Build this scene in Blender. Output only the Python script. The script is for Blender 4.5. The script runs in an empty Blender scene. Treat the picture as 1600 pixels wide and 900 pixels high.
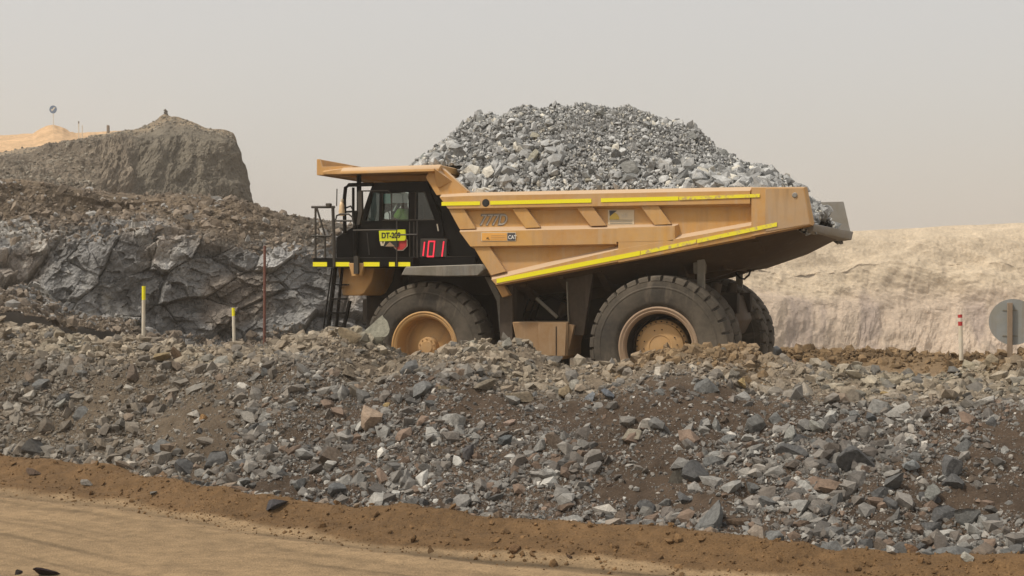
import bpy, bmesh, math, random
import numpy as np
from mathutils import Vector, Matrix
random.seed(7); rng = np.random.default_rng(7)
R_ = math.radians
SC = bpy.context.scene
COL = SC.collection

# ------------------------------------------------------------------ camera
CAM = np.array([6.01, -27.12, 2.51]); FPX = 2100.0; YAW = R_(20.0); PITCH = -math.atan(5 / FPX)
Fv = np.array([-math.sin(YAW) * math.cos(PITCH), math.cos(YAW) * math.cos(PITCH), math.sin(PITCH)])
Rv = np.array([math.cos(YAW), math.sin(YAW), 0.0])
Uv = np.cross(Rv, Fv)
cd = bpy.data.cameras.new('camera'); cam = bpy.data.objects.new('camera', cd); COL.objects.link(cam)
cam.location = CAM; cam.rotation_euler = (R_(90) + PITCH, 0, YAW)
cd.sensor_width = 36.0; cd.lens = FPX / 1600 * 36; cd.clip_start = 0.1; cd.clip_end = 5000
SC.camera = cam

# ------------------------------------------------------------------ sky, sun, exposure
SUN_DIR = np.array([-0.50, -0.46, 0.98]); SUN_DIR = SUN_DIR / np.linalg.norm(SUN_DIR)
SUN_EL = math.asin(SUN_DIR[2]); SUN_AZ = math.atan2(SUN_DIR[0], SUN_DIR[1])
w = bpy.data.worlds.new('World'); SC.world = w; w.use_nodes = True
nt = w.node_tree; nt.nodes.clear()
wo = nt.nodes.new('ShaderNodeOutputWorld')
b1 = nt.nodes.new('ShaderNodeBackground'); b2 = nt.nodes.new('ShaderNodeBackground')
sky = nt.nodes.new('ShaderNodeTexSky'); sky.sky_type = 'NISHITA'; sky.sun_disc = False
sky.sun_elevation = SUN_EL; sky.sun_rotation = SUN_AZ; sky.dust_density = 6; sky.air_density = 1.2
nt.links.new(sky.outputs[0], b1.inputs[0]); b1.inputs[1].default_value = 0.05
# dust-laden overcast: a faint warm-to-cool gradient from the horizon up
tc = nt.nodes.new('ShaderNodeTexCoord'); sx = nt.nodes.new('ShaderNodeSeparateXYZ'); cr = nt.nodes.new('ShaderNodeValToRGB')
nt.links.new(tc.outputs['Generated'], sx.inputs[0]); nt.links.new(sx.outputs[2], cr.inputs[0])
cr.color_ramp.elements[0].position = 0.0; cr.color_ramp.elements[0].color = (0.60, 0.545, 0.49, 1)
cr.color_ramp.elements[1].position = 0.32; cr.color_ramp.elements[1].color = (0.635, 0.60, 0.55, 1)
nt.links.new(cr.outputs[0], b2.inputs[0]); b2.inputs[1].default_value = 0.90
ad = nt.nodes.new('ShaderNodeAddShader')
nt.links.new(b1.outputs[0], ad.inputs[0]); nt.links.new(b2.outputs[0], ad.inputs[1]); nt.links.new(ad.outputs[0], wo.inputs[0])
sl = bpy.data.lights.new('sun', 'SUN'); so = bpy.data.objects.new('sun', sl); COL.objects.link(so)
sl.energy = 2.8; sl.angle = R_(3.5); sl.color = (1.0, 0.93, 0.82)
so.rotation_euler = Vector(SUN_DIR).to_track_quat('Z', 'Y').to_euler()
so.location = (0, 0, 60)
SC.view_settings.view_transform = 'Standard'; SC.view_settings.look = 'None'
SC.view_settings.exposure = -0.03; SC.view_settings.gamma = 1.0; SC.view_settings.use_curve_mapping = False
SC.cycles.volume_bounces = 1; SC.cycles.max_bounces = 6; SC.cycles.volume_step_rate = 4
SC.cycles.use_denoising = True

# ------------------------------------------------------------------ sight lines -> points of the place
def ray(px, py):
    return Fv + Rv * ((px - 800) / FPX) + Uv * ((450 - py) / FPX)
def PY(px, py, Y):
    d = ray(px, py); t = (Y - CAM[1]) / d[1]; return CAM + d * t
def PZ(px, py, Z):
    d = ray(px, py); t = (Z - CAM[2]) / d[2]; return CAM + d * t
def PD(px, py, D):
    return CAM + ray(px, py) * D
def Q(px, py, Y):
    p = PY(px, py, Y); return (p[0], p[2])
def project(P):
    d = P - CAM; f = d @ Fv; return 800 + FPX * (d @ Rv) / f, 450 - FPX * (d @ Uv) / f, f

# ------------------------------------------------------------------ noise
def h2(ix, iy, seed=0):
    n = (ix.astype(np.int64) * 374761393 + iy.astype(np.int64) * 668265263 + seed * 1274126177) & 0xFFFFFFFF
    n = ((n ^ (n >> 13)) * 1274126177) & 0xFFFFFFFF
    n = (n ^ (n >> 16)) & 0xFFFFFFFF
    n = (n * 2246822519) & 0xFFFFFFFF
    n = n ^ (n >> 15)
    return (n & 0xFFFFFF) / float(0xFFFFFF)
def vn(x, y, seed=0):
    ix = np.floor(x); iy = np.floor(y); fx = x - ix; fy = y - iy
    fx = fx * fx * fx * (fx * (fx * 6 - 15) + 10); fy = fy * fy * fy * (fy * (fy * 6 - 15) + 10)
    a = h2(ix, iy, seed); b = h2(ix + 1, iy, seed); c = h2(ix, iy + 1, seed); d = h2(ix + 1, iy + 1, seed)
    return (a * (1 - fx) + b * fx) * (1 - fy) + (c * (1 - fx) + d * fx) * fy * 1.0
def fbm(x, y, oct=4, seed=0, rough=0.5):
    v = 0; a = 1; s = 0
    for i in range(oct):
        v = v + a * (vn(x * 2**i + 17.3 * i, y * 2**i - 9.1 * i, seed + i) - 0.5); s += a; a *= rough
    return v / s * 2
def vor(x, y, seed=0):
    """jittered cells: nearest centre's hash, offsets to it, and distance to the border"""
    ix = np.floor(x); iy = np.floor(y)
    best = np.full(x.shape, 9.0); sec = np.full(x.shape, 9.0); bid = np.zeros(x.shape); bx = np.zeros(x.shape); by = np.zeros(x.shape)
    for i in (-1, 0, 1):
        for j in (-1, 0, 1):
            cx = ix + i; cy = iy + j
            jx = cx + h2(cx, cy, seed + 1); jy = cy + h2(cx, cy, seed + 2)
            d = np.hypot(x - jx, y - jy); m = d < best
            sec = np.where(m, best, np.minimum(sec, d))
            bid = np.where(m, h2(cx, cy, seed + 3), bid); bx = np.where(m, x - jx, bx); by = np.where(m, y - jy, by)
            best = np.where(m, d, best)
    return bid, bx, by, sec - best
def sstep(a, b, x):
    t = np.clip((x - a) / (b - a), 0, 1); return t * t * (3 - 2 * t)

# ------------------------------------------------------------------ object helpers
def tag(o, label=None, cat=None, group=None, kind=None):
    if label: o['label'] = label
    if cat: o['category'] = cat
    if group: o['group'] = group
    if kind: o['kind'] = kind
    return o
def link(name, me, mat=None, parent=None, loc=None):
    o = bpy.data.objects.new(name, me); COL.objects.link(o)
    if mat is not None and me is not None and not me.materials: me.materials.append(mat)
    if parent is not None: o.parent = parent
    if loc is not None: o.location = loc
    return o
def empty(name, loc, rz=0.0):
    o = bpy.data.objects.new(name, None); COL.objects.link(o); o.location = loc; o.rotation_euler = (0, 0, rz); o.empty_display_size = 0.2
    return o
def np_mesh(name, V, F, col=None, smooth=False):
    """V (n,3), F (m,k) constant k; col (n,3) point colours"""
    me = bpy.data.meshes.new(name); V = np.asarray(V, np.float32); F = np.asarray(F, np.int32); m, k = F.shape
    me.vertices.add(len(V)); me.vertices.foreach_set('co', V.ravel())
    me.loops.add(m * k); me.loops.foreach_set('vertex_index', F.ravel())
    me.polygons.add(m); me.polygons.foreach_set('loop_start', np.arange(0, m * k, k, dtype=np.int32))
    me.polygons.foreach_set('loop_total', np.full(m, k, np.int32))
    me.polygons.foreach_set('use_smooth', np.full(m, smooth, bool))
    me.update(calc_edges=True)
    if col is not None:
        at = me.attributes.new('Col', 'FLOAT_COLOR', 'POINT')
        c4 = np.ones((len(V), 4), np.float32); c4[:, :3] = col; at.data.foreach_set('color', c4.ravel())
    return me
def grid_faces(nr, nc):
    i = np.arange(nr * nc).reshape(nr, nc)
    return np.stack([i[:-1, :-1], i[:-1, 1:], i[1:, 1:], i[1:, :-1]], -1).reshape(-1, 4)

class MB:
    """collects shapes of one part; build() links them as ONE mesh object"""
    def __init__(s): s.v = []; s.f = []; s.sm = []
    def add(s, vs, fs, sm=False):
        o = len(s.v); s.v += [tuple(float(c) for c in v) for v in vs]; s.f += [tuple(i + o for i in f) for f in fs]; s.sm += [sm] * len(fs)
    def frustum(s, pa, ya, pb, yb):
        """(X,Z) polygons at two Y"""
        n = len(pa)
        vs = [(x, ya, z) for x, z in pa] + [(x, yb, z) for x, z in pb]
        fs = [tuple(range(n)), tuple(range(2 * n - 1, n - 1, -1))] + [(i, i + n, (i + 1) % n + n, (i + 1) % n) for i in range(n)]
        s.add(vs, fs); return s
    def prism(s, p, y0, y1): return s.frustum(p, y0, p, y1)
    def box(s, x0, x1, y0, y1, z0, z1): return s.prism([(x0, z0), (x1, z0), (x1, z1), (x0, z1)], y0, y1)
    def hull8(s, b, t):
        """four bottom corners, four top corners"""
        s.add(list(b) + list(t), [(3, 2, 1, 0), (4, 5, 6, 7), (0, 1, 5, 4), (1, 2, 6, 5), (2, 3, 7, 6), (3, 0, 4, 7)]); return s
    def tube(s, pts, r, n=8):
        pts = [Vector([float(c) for c in p]) for p in pts]; vs = []; fs = []; L = len(pts)
        for i, p in enumerate(pts):
            d = (pts[min(i + 1, L - 1)] - pts[max(i - 1, 0)]).normalized()
            a = d.cross(Vector((0, 0, 1)) if abs(d.z) < .9 else Vector((0, 1, 0))).normalized(); b = d.cross(a)
            rr = r[i] if isinstance(r, (list, tuple)) else r
            for k in range(n):
                t = 2 * math.pi * k / n; vs.append(p + a * (rr * math.cos(t)) + b * (rr * math.sin(t)))
        for i in range(L - 1):
            for k in range(n):
                fs.append((i * n + k, i * n + (k + 1) % n, (i + 1) * n + (k + 1) % n, (i + 1) * n + k))
        fs.append(tuple(range(n - 1, -1, -1))); fs.append(tuple((L - 1) * n + k for k in range(n)))
        s.add(vs, fs, True); s.sm[-1] = s.sm[-2] = False; return s
    def bar(s, a, b, wd, ht):
        a = Vector([float(c) for c in a]); b = Vector([float(c) for c in b]); d = (b - a).normalized()
        u = d.cross(Vector((0, 1, 0)) if abs(d.y) < .9 else Vector((0, 0, 1))).normalized(); v = d.cross(u)
        c = [u * (i * wd / 2) + v * (j * ht / 2) for i, j in ((-1, -1), (1, -1), (1, 1), (-1, 1))]
        return s.hull8([a + k for k in c], [b + k for k in c])
    def lathe(s, prof, c, n=48, axis='y', sm=True):
        vs = []; fs = []; m = len(prof)
        for k in range(n):
            t = 2 * math.pi * k / n
            for r, y in prof:
                if axis == 'y': vs.append((c[0] + r * math.cos(t), c[1] + y, c[2] + r * math.sin(t)))
                else: vs.append((c[0] + r * math.cos(t), c[1] + r * math.sin(t), c[2] + y))
        for k in range(n):
            for i in range(m - 1):
                a = k * m + i; b = ((k + 1) % n) * m + i; fs.append((a, a + 1, b + 1, b))
        s.add(vs, fs, sm); return s
    def build(s, name, mat, parent=None, bevel=0.0, loc=None, sharp=40):
        me = bpy.data.meshes.new(name); me.from_pydata(s.v, [], s.f)
        me.polygons.foreach_set('use_smooth', s.sm)
        bm = bmesh.new(); bm.from_mesh(me); bmesh.ops.recalc_face_normals(bm, faces=bm.faces)
        if bevel > 0:
            ed = [e for e in bm.edges if len(e.link_faces) == 2 and e.calc_face_angle(0) > R_(25) and not e.smooth is False]
            bmesh.ops.bevel(bm, geom=ed, offset=bevel, segments=1, affect='EDGES', clamp_overlap=True)
        bm.to_mesh(me); bm.free()
        try: me.set_sharp_from_angle(angle=R_(sharp))
        except Exception: pass
        return link(name, me, mat, parent, loc)

# ------------------------------------------------------------------ materials
def mat(name, color=(.5, .5, .5), rough=.7, metal=0.0, spec=.5):
    m = bpy.data.materials.new(name); m.use_nodes = True; n = m.node_tree; b = n.nodes['Principled BSDF']
    b.inputs['Base Color'].default_value = (*color, 1); b.inputs['Roughness'].default_value = rough; b.inputs['Metallic'].default_value = metal
    b.inputs['Specular IOR Level'].default_value = spec
    return m
def N(n, t): return n.nodes.new(t)
def mixc(n, fac, a, b, mode='MIX'):
    m = N(n, 'ShaderNodeMix'); m.data_type = 'RGBA'; m.blend_type = mode
    for s, v in ((m.inputs[0], fac), (m.inputs[6], a), (m.inputs[7], b)):
        if hasattr(v, 'is_output'): n.links.new(v, s)
        elif isinstance(v, (int, float)): s.default_value = v
        else: s.default_value = (*v, 1)
    return m.outputs[2]
def ramp(n, src, p0, p1, c0=0.0, c1=1.0):
    r = N(n, 'ShaderNodeMapRange'); n.links.new(src, r.inputs[0])
    for i, v in ((1, p0), (2, p1), (3, c0), (4, c1)): r.inputs[i].default_value = v
    return r.outputs[0]
def noise(n, scale, detail=4, rough=.55, vec=None, dist=0.0):
    t = N(n, 'ShaderNodeTexNoise'); t.inputs['Scale'].default_value = scale; t.inputs['Detail'].default_value = detail
    t.inputs['Roughness'].default_value = rough; t.inputs['Distortion'].default_value = dist
    if vec is not None: n.links.new(vec, t.inputs['Vector'])
    return t.outputs[0]
def objvec(n, scale=(1, 1, 1)):
    c = N(n, 'ShaderNodeTexCoord'); mp = N(n, 'ShaderNodeMapping'); mp.inputs['Scale'].default_value = scale
    n.links.new(c.outputs['Object'], mp.inputs[0]); return mp.outputs[0]
def bump(n, b, h, strength=.5, dist=.02):
    k = N(n, 'ShaderNodeBump'); k.inputs['Strength'].default_value = strength; k.inputs['Distance'].default_value = dist
    n.links.new(h, k.inputs['Height']); n.links.new(k.outputs[0], b.inputs['Normal'])
def painted(name, color, dust=(.50, .40, .28), amount=.55, top=.8, rough=.6, streak=.4, grime=(.16, .10, .05), spec=.4):
    """paint that wears a coat of settled dust (thick where the surface faces up), streaks and grime"""
    m = mat(name, color, rough, spec=spec); n = m.node_tree; b = n.nodes['Principled BSDF']
    v = objvec(n); vs = objvec(n, (9, 9, .8))
    n1 = noise(n, 1.3, 5, .6, v); n2 = noise(n, 14, 4, .6, v); n3 = noise(n, 1.0, 3, .5, vs)
    g = N(n, 'ShaderNodeNewGeometry'); s = N(n, 'ShaderNodeSeparateXYZ'); n.links.new(g.outputs['Normal'], s.inputs[0])
    n5 = noise(n, 1.0, 4, .6, objvec(n, (5, 5, .55)))
    up = ramp(n, s.outputs[2], .15, .85, 0, top)
    bl = N(n, 'ShaderNodeMath'); bl.operation = 'MAXIMUM'; n.links.new(ramp(n, n1, .35, .7, 0, amount), bl.inputs[0]); n.links.new(ramp(n, n5, .50, .68, 0, amount * 1.15), bl.inputs[1]); blot = bl.outputs[0]
    fine = ramp(n, n2, .3, .75, .0, min(.25, amount * .45))
    a1 = N(n, 'ShaderNodeMath'); a1.operation = 'MAXIMUM'; n.links.new(up, a1.inputs[0]); n.links.new(blot, a1.inputs[1])
    a2 = N(n, 'ShaderNodeMath'); a2.operation = 'ADD'; a2.use_clamp = True; n.links.new(a1.outputs[0], a2.inputs[0]); n.links.new(fine, a2.inputs[1])
    base0 = mixc(n, ramp(n, noise(n, .7, 5, .65, v), .35, .6), color, tuple(c * k for c, k in zip(color, (.86, .76, .55))))
    base = mixc(n, ramp(n, n3, .52, .75, 0, streak), base0, grime)
    c = mixc(n, a2.outputs[0], base, dust); n.links.new(c, b.inputs['Base Color'])
    chip = ramp(n, noise(n, 22, 6, .75, v), .66, .70, 0, .55 if streak > .25 else 0)
    c = mixc(n, chip, c, grime); n.links.new(c, b.inputs['Base Color'])
    n.links.new(ramp(n, a2.outputs[0], 0, 1, rough, .95), b.inputs['Roughness'])
    bump(n, b, n2, .12, .01)
    return m
def earth(name, scale=6.0, lo=.65, hi=1.35, bs=.6, bd=.03, rough=.95, obj_color=False, fine=40):
    """loose ground or stone: colour from the piece itself, varied by noise"""
    m = mat(name, (.3, .3, .3), rough, spec=.25); n = m.node_tree; b = n.nodes['Principled BSDF']
    if obj_color:
        oi = N(n, 'ShaderNodeObjectInfo'); src = oi.outputs['Color']
    else:
        at = N(n, 'ShaderNodeAttribute'); at.attribute_name = 'Col'; src = at.outputs['Color']
    v = objvec(n)
    n1 = noise(n, scale, 6, .65, v); n2 = noise(n, fine, 3, .6, v)
    f = ramp(n, n1, .3, .7, lo, hi); f2 = ramp(n, n2, .3, .7, .82, 1.18)
    mu = N(n, 'ShaderNodeMath'); mu.operation = 'MULTIPLY'; n.links.new(f, mu.inputs[0]); n.links.new(f2, mu.inputs[1])
    vm = N(n, 'ShaderNodeVectorMath'); vm.operation = 'SCALE'; n.links.new(src, vm.inputs[0]); n.links.new(mu.outputs[0], vm.inputs['Scale'])
    n.links.new(vm.outputs[0], b.inputs['Base Color'])
    ad = N(n, 'ShaderNodeMath'); ad.operation = 'ADD'; n.links.new(n1, ad.inputs[0]); n.links.new(n2, ad.inputs[1])
    bump(n, b, ad.outputs[0], bs, bd)
    return m

M_soil = earth('soil', 5, .75, 1.25, .7, .03)
M_stone = earth('broken_stone', 9, .75, 1.25, .5, .02)
M_rock = earth('boulder_stone', 5, .62, 1.38, .8, .035, obj_color=True, fine=34)
M_cliff = earth('quarry_rock', 1.6, .6, 1.4, .9, .12, fine=11)
M_far = earth('far_rock', .35, .84, 1.16, .5, .4, fine=2.2)
M_hill = earth('hill_debris', 1.2, .75, 1.25, .9, .25, fine=6)
YEL = (.60, .33, .082)
M_yel = painted('dusty_yellow_paint', YEL, dust=(.50, .36, .23), amount=.50, top=1.0, streak=.35, grime=(.30, .17, .06))
M_rim = painted('dusty_tan_rim', (.56, .33, .12), dust=(.46, .31, .17), amount=.7, top=.5)
M_riml = painted('pale_dusty_rim', (.34, .24, .17), dust=(.36, .27, .19), amount=.7, top=.4)
M_blk = painted('black_paint', (.0035, .0035, .004), dust=(.045, .038, .03), amount=.04, top=.5, rough=.5, streak=.05, grime=(.008, .007, .006), spec=.14)
M_pipe = painted('grey_black_pipe', (.02, .02, .02), dust=(.12, .10, .08), amount=.35, top=.5, rough=.45, streak=.1)
M_dark = painted('shade_dark_steel', (.010, .007, .005), dust=(.05, .032, .018), amount=.4, top=.6, rough=.7, streak=.2, grime=(.01, .008, .006))  # near-black base puts the deep shade under the truck into the colour
M_under = painted('shade_dark_underside', (.055, .035, .02), dust=(.10, .068, .04), amount=.5, top=.6)  # darkened brown: shade below the body is part of this colour
M_tank = painted('dusty_brown_tank', (.30, .18, .085), dust=(.36, .25, .15), amount=.75, top=.6)
M_grey = painted('grey_flap', (.15, .145, .13), dust=(.30, .28, .24), amount=.6, top=.7, rough=.8)
M_flap = painted('dark_grey_steel', (.045, .035, .028), dust=(.13, .10, .075), amount=.5, top=.6, rough=.8)
M_tyre = painted('dusty_rubber', (.035, .032, .028), dust=(.15, .125, .095), amount=.72, top=.40, rough=.85, streak=.15, grime=(.03, .028, .024))
M_worn = painted('scoured_steel', (.24, .235, .225), dust=(.30, .285, .26), amount=.6, top=.6)
M_tail = painted('worn_dusty_paint', (.50, .32, .15), dust=(.43, .31, .20), amount=.75, top=.9, streak=.5)
M_worn2 = mat('pale_badge', (.42, .38, .32), .6)
M_tape = mat('fluorescent_tape', (.86, .78, .01), .5)
def worn_tape():
    m = mat('worn_tape', (.86, .78, .02), .5); n = m.node_tree; b = n.nodes['Principled BSDF']
    v = objvec(n); f = ramp(n, noise(n, 7, 5, .7, v), .50, .62)
    n.links.new(mixc(n, f, (.84, .74, .03), (.52, .36, .17)), b.inputs['Base Color']); return m
M_tapew = worn_tape()
M_lime = mat('lime_sign_face', (.66, .70, .01), .45)
M_ink = mat('black_ink', (.012, .012, .012), .6)
M_white = painted('dusty_white', (.72, .70, .64), dust=(.5, .42, .32), amount=.3, top=.5)
M_red = mat('red_paint', (.45, .03, .03), .6)
M_bulb = mat('beacon_glass', (.75, .55, .32), .3)
M_wood = painted('weathered_post', (.20, .15, .11), dust=(.30, .24, .18), amount=.5, top=.4)
M_rust = painted('rusty_rod', (.16, .06, .05), dust=(.2, .12, .09), amount=.4, top=.4)
M_disc = painted('grey_blue_sign_back', (.23, .26, .285), dust=(.33, .31, .28), amount=.35, top=.3, rough=.55) if True else mat('x', (.27, .30, .33), .55)
M_hivis = mat('hi_vis_green', (.42, .85, .12), .75)
M_skin = mat('skin', (.22, .11, .06), .6)
M_helm = mat('white_helmet', (.75, .75, .72), .35)
M_led = mat('led_red', (.6, .02, .04), .5)
_n = M_led.node_tree.nodes['Principled BSDF']; _n.inputs['Emission Color'].default_value = (1, .03, .07, 1); _n.inputs['Emission Strength'].default_value = .75
def glass(name, tint, fac):
    m = bpy.data.materials.new(name); m.use_nodes = True; n = m.node_tree; n.nodes.clear()
    o = N(n, 'ShaderNodeOutputMaterial'); t = N(n, 'ShaderNodeBsdfTransparent'); g = N(n, 'ShaderNodeBsdfGlossy'); x = N(n, 'ShaderNodeMixShader')
    t.inputs[0].default_value = (*tint, 1); g.inputs[0].default_value = (.8, .85, .85, 1); g.inputs['Roughness'].default_value = .04
    x.inputs[0].default_value = fac; n.links.new(t.outputs[0], x.inputs[1]); n.links.new(g.outputs[0], x.inputs[2]); n.links.new(x.outputs[0], o.inputs[0])
    return m
M_glass = glass('cab_glass', (.82, .86, .85), .06)
M_glassd = glass('interior_shade_glass', (.25, .29, .29), .08)  # tint darkened to paint the dim cab interior into these panes
M_teal = mat('teal_reflection', (.22, .48, .44), .4)  # colour of the painted reflection in the door glass
M_paper = mat('grey_notice', (.40, .42, .43), .5)

# ------------------------------------------------------------------ ground
C_ROAD = np.array([.265, .185, .103]); C_STRIP = np.array([.135, .080, .036]); C_SLOPE = np.array([.068, .048, .033])
C_TOP = np.array([.18, .145, .105]); C_CLOD = np.array([.17, .115, .062]); C_HAUL = np.array([.26, .19, .12]); C_LEFT = np.array([.105, .082, .057])
bpts = np.array([PZ(px, py, -.62)[:2] for px, py in ((-260, 706), (0, 724), (150, 737), (300, 765), (400, 786), (600, 804), (800, 822), (1000, 840), (1200, 867), (1400, 879), (1600, 896), (1800, 912))])
rpts = np.array([PZ(px, py, -.70)[:2] for px, py in ((-260, 742), (0, 762), (200, 786), (400, 822), (600, 848), (800, 869), (1000, 885), (1200, 900), (1500, 925))])
bpts = bpts[np.argsort(bpts[:, 0])]; rpts = rpts[np.argsort(rpts[:, 0])]
YC = -5.2
cpx = [(-200, 490), (0, 513), (60, 522), (120, 530), (220, 542), (300, 543), (360, 547), (420, 541), (470, 530), (520, 524), (560, 524), (590, 545), (620, 566), (650, 566), (680, 556), (720, 543), (780, 539), (815, 544), (840, 564), (870, 574), (930, 574), (975, 572), (1000, 563), (1040, 551), (1080, 546), (1130, 549), (1170, 556), (1195, 570), (1230, 578), (1300, 585), (1400, 590), (1500, 592), (1560, 588), (1640, 575), (1800, 575)]
cpts = np.array([Q(px, py, YC) for px, py in cpx])
fpx = [(900, 590), (1100, 560), (1200, 548), (1240, 545), (1300, 549), (1350, 548), (1400, 553), (1440, 555), (1500, 560), (1560, 556), (1650, 556)]
YF = 8.0
fpts = np.array([Q(px, py, YF) for px, py in fpx])
def zones(X, Y):
    b = np.interp(X, bpts[:, 0], bpts[:, 1]); r = np.interp(X, rpts[:, 0], rpts[:, 1]); h = np.interp(X, cpts[:, 0], cpts[:, 1])
    b = b + .22 * fbm(X * .5, X * 0, 3, 91)
    return b, r, h
def ground_z(X, Y, fine=True):
    X = np.asarray(X, float); Y = np.asarray(Y, float); b, r, h = zones(X, Y)
    t = np.clip((Y - b) / (YC - b), 0, 1)
    prof = np.interp(t, [0, .12, .62, .80, 1.0], [0, .14, .80, .90, 1.0])
    z = -.60 + (h + .60) * prof
    # lower road and its windrow
    k = (Y - r) / np.maximum(b - r, .3)
    road = -.70 + .0 * X
    strip = .05 + .20 * np.exp(-((k - .75) / .33) ** 2)
    road = road + strip * sstep(-.15, .35, k)
    ruts = .035 * np.sin((Y - r) * 5.5 + 1.5 * fbm(X * .15, Y * .3, 2, 5)) * np.exp(-((k + .15) / .5) ** 2)
    road = road + ruts
    z = np.where(Y < b, road, z)
    # back side of the berm, haul road, far berm, the drop beyond
    left = sstep(-7.6, -10.5, X)
    floor = 0.45 * left
    back = sstep(YC + .55, YC + 1.75, Y)
    zb = h * (1 - back) + floor * back
    z = np.where(Y > YC, zb, z)
    fh = np.interp(X, fpts[:, 0], fpts[:, 1]) * sstep(-3, 1, X)
    z = z + np.where(Y > 0, np.maximum(0, fh) * np.exp(-((Y - YF) / 1.3) ** 2), 0)
    drop = sstep(YF + 2.5, YF + 22, Y) * sstep(0, 7, X + 7 + .337 * np.maximum(Y - 14, 0))
    z = z - 17 * drop
    # brown mound by the round sign
    m = PY(1640, 560, -4.4)
    z = z + .42 * np.exp(-(((X - m[0]) / .85) ** 2 + ((Y - m[1]) / .7) ** 2))
    if fine:
        a = np.where((Y > b) & (Y < -3.3), 1.0, np.where(Y < b, .10 + .5 * sstep(-.05, .45, k), .5))
        z = z + a * (.13 * fbm(X * .9, Y * .9, 3, 3) + .085 * fbm(X * 2.9, Y * 2.9, 3, 8))
        z = z + a * .030 * fbm(X * 11, Y * 11, 2, 21)
    return z
def clod_zone(X, Y):
    p = PY(1090, 560, YC); q = PY(1640, 560, -4.4)
    return np.maximum(np.exp(-(((X - p[0]) / 1.15) ** 4 + ((Y - p[1]) / .9) ** 4)), np.exp(-(((X - q[0]) / .9) ** 4 + ((Y - q[1]) / .8) ** 4)))
def ground_col(X, Y):
    b, r, h = zones(X, Y)
    n1 = fbm(X * .8, Y * .8, 4, 31)[:, None]; n2 = fbm(X * .25, Y * 1.8, 3, 41)[:, None]
    k = ((Y - r) / np.maximum(b - r, .3))
    edge = (k + .25 * fbm(X * .7, Y * .7, 3, 44))
    st_ = fbm(X * .12 + 3, (Y - r) * 3.2, 4, 48, .6)[:, None]; road = C_ROAD * (1 + .12 * n2 - .38 * sstep(.15, .55, st_) + .10 * sstep(-.1, -.5, st_))
    strip = C_STRIP * (1 + .25 * n1)
    c = road + (strip - road) * sstep(-.04, .10, edge)[:, None]
    rutm = (np.exp(-((k + .22) / .10) ** 2) + .6 * np.exp(-((k + .8) / .07) ** 2)) * sstep(-.1, .5, fbm(X * .6, Y * 3, 3, 47) + .3)
    c = c * (1 - .35 * rutm[:, None])
    t = np.clip((Y - b) / (YC - b), 0, 1)
    sl_ = C_SLOPE * (1 + .3 * n1)
    lf = sstep(-3, -9, X + 1.5 * fbm(X * .4, Y * .4, 3, 61))[:, None]
    sl_ = sl_ * (1 - lf) + C_LEFT * (1 + .3 * n1) * lf
    tt = sstep(.58, .80, t + .10 * fbm(X * .6, Y * .6, 3, 52))[:, None]
    top = C_TOP * (1 + .25 * n1)
    up = sl_ * (1 - tt) + top * tt
    c = np.where((Y > b)[:, None], up, c)
    hb = sstep(YC + .6, YC + 2, Y)[:, None]
    hc = C_HAUL * (1 - lf) + C_LEFT * lf; c = c * (1 - hb) + hc * hb
    cz = np.clip(clod_zone(X, Y), 0, 1)[:, None]
    c = c * (1 - cz) + C_CLOD * (1 + .3 * n1) * cz
    fb = (np.exp(-((Y - YF) / 2.2) ** 2) * sstep(-3, 1, X))[:, None]
    c = c * (1 - fb) + C_CLOD * (1 + .3 * n1) * fb
    return np.clip(c, .01, .9)
def axis(core0, core1, step, outs):
    core = np.arange(core0, core1, step); lo = []; hi = []; s = step; x = core[0]
    while x > outs[0]: s *= 1.18; x -= s; lo.append(x)
    s = step; x = core[-1]
    while x < outs[1]: s *= 1.18; x += s; hi.append(x)
    return np.clip(np.concatenate([lo[::-1], core, hi]), -625, 625)
gx = axis(-18, 11, .055, (-620, 620)); gy = axis(-14.6, -3.2, .045, (-620, 620))
GX, GY = np.meshgrid(gx, gy); gz = ground_z(GX.ravel(), GY.ravel())
V = np.stack([GX.ravel(), GY.ravel(), gz], 1)
gme = np_mesh('ground', V, grid_faces(len(gy), len(gx)), ground_col(V[:, 0], V[:, 1]), smooth=True)
tag(link('ground', gme, M_soil), kind='structure')

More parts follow.
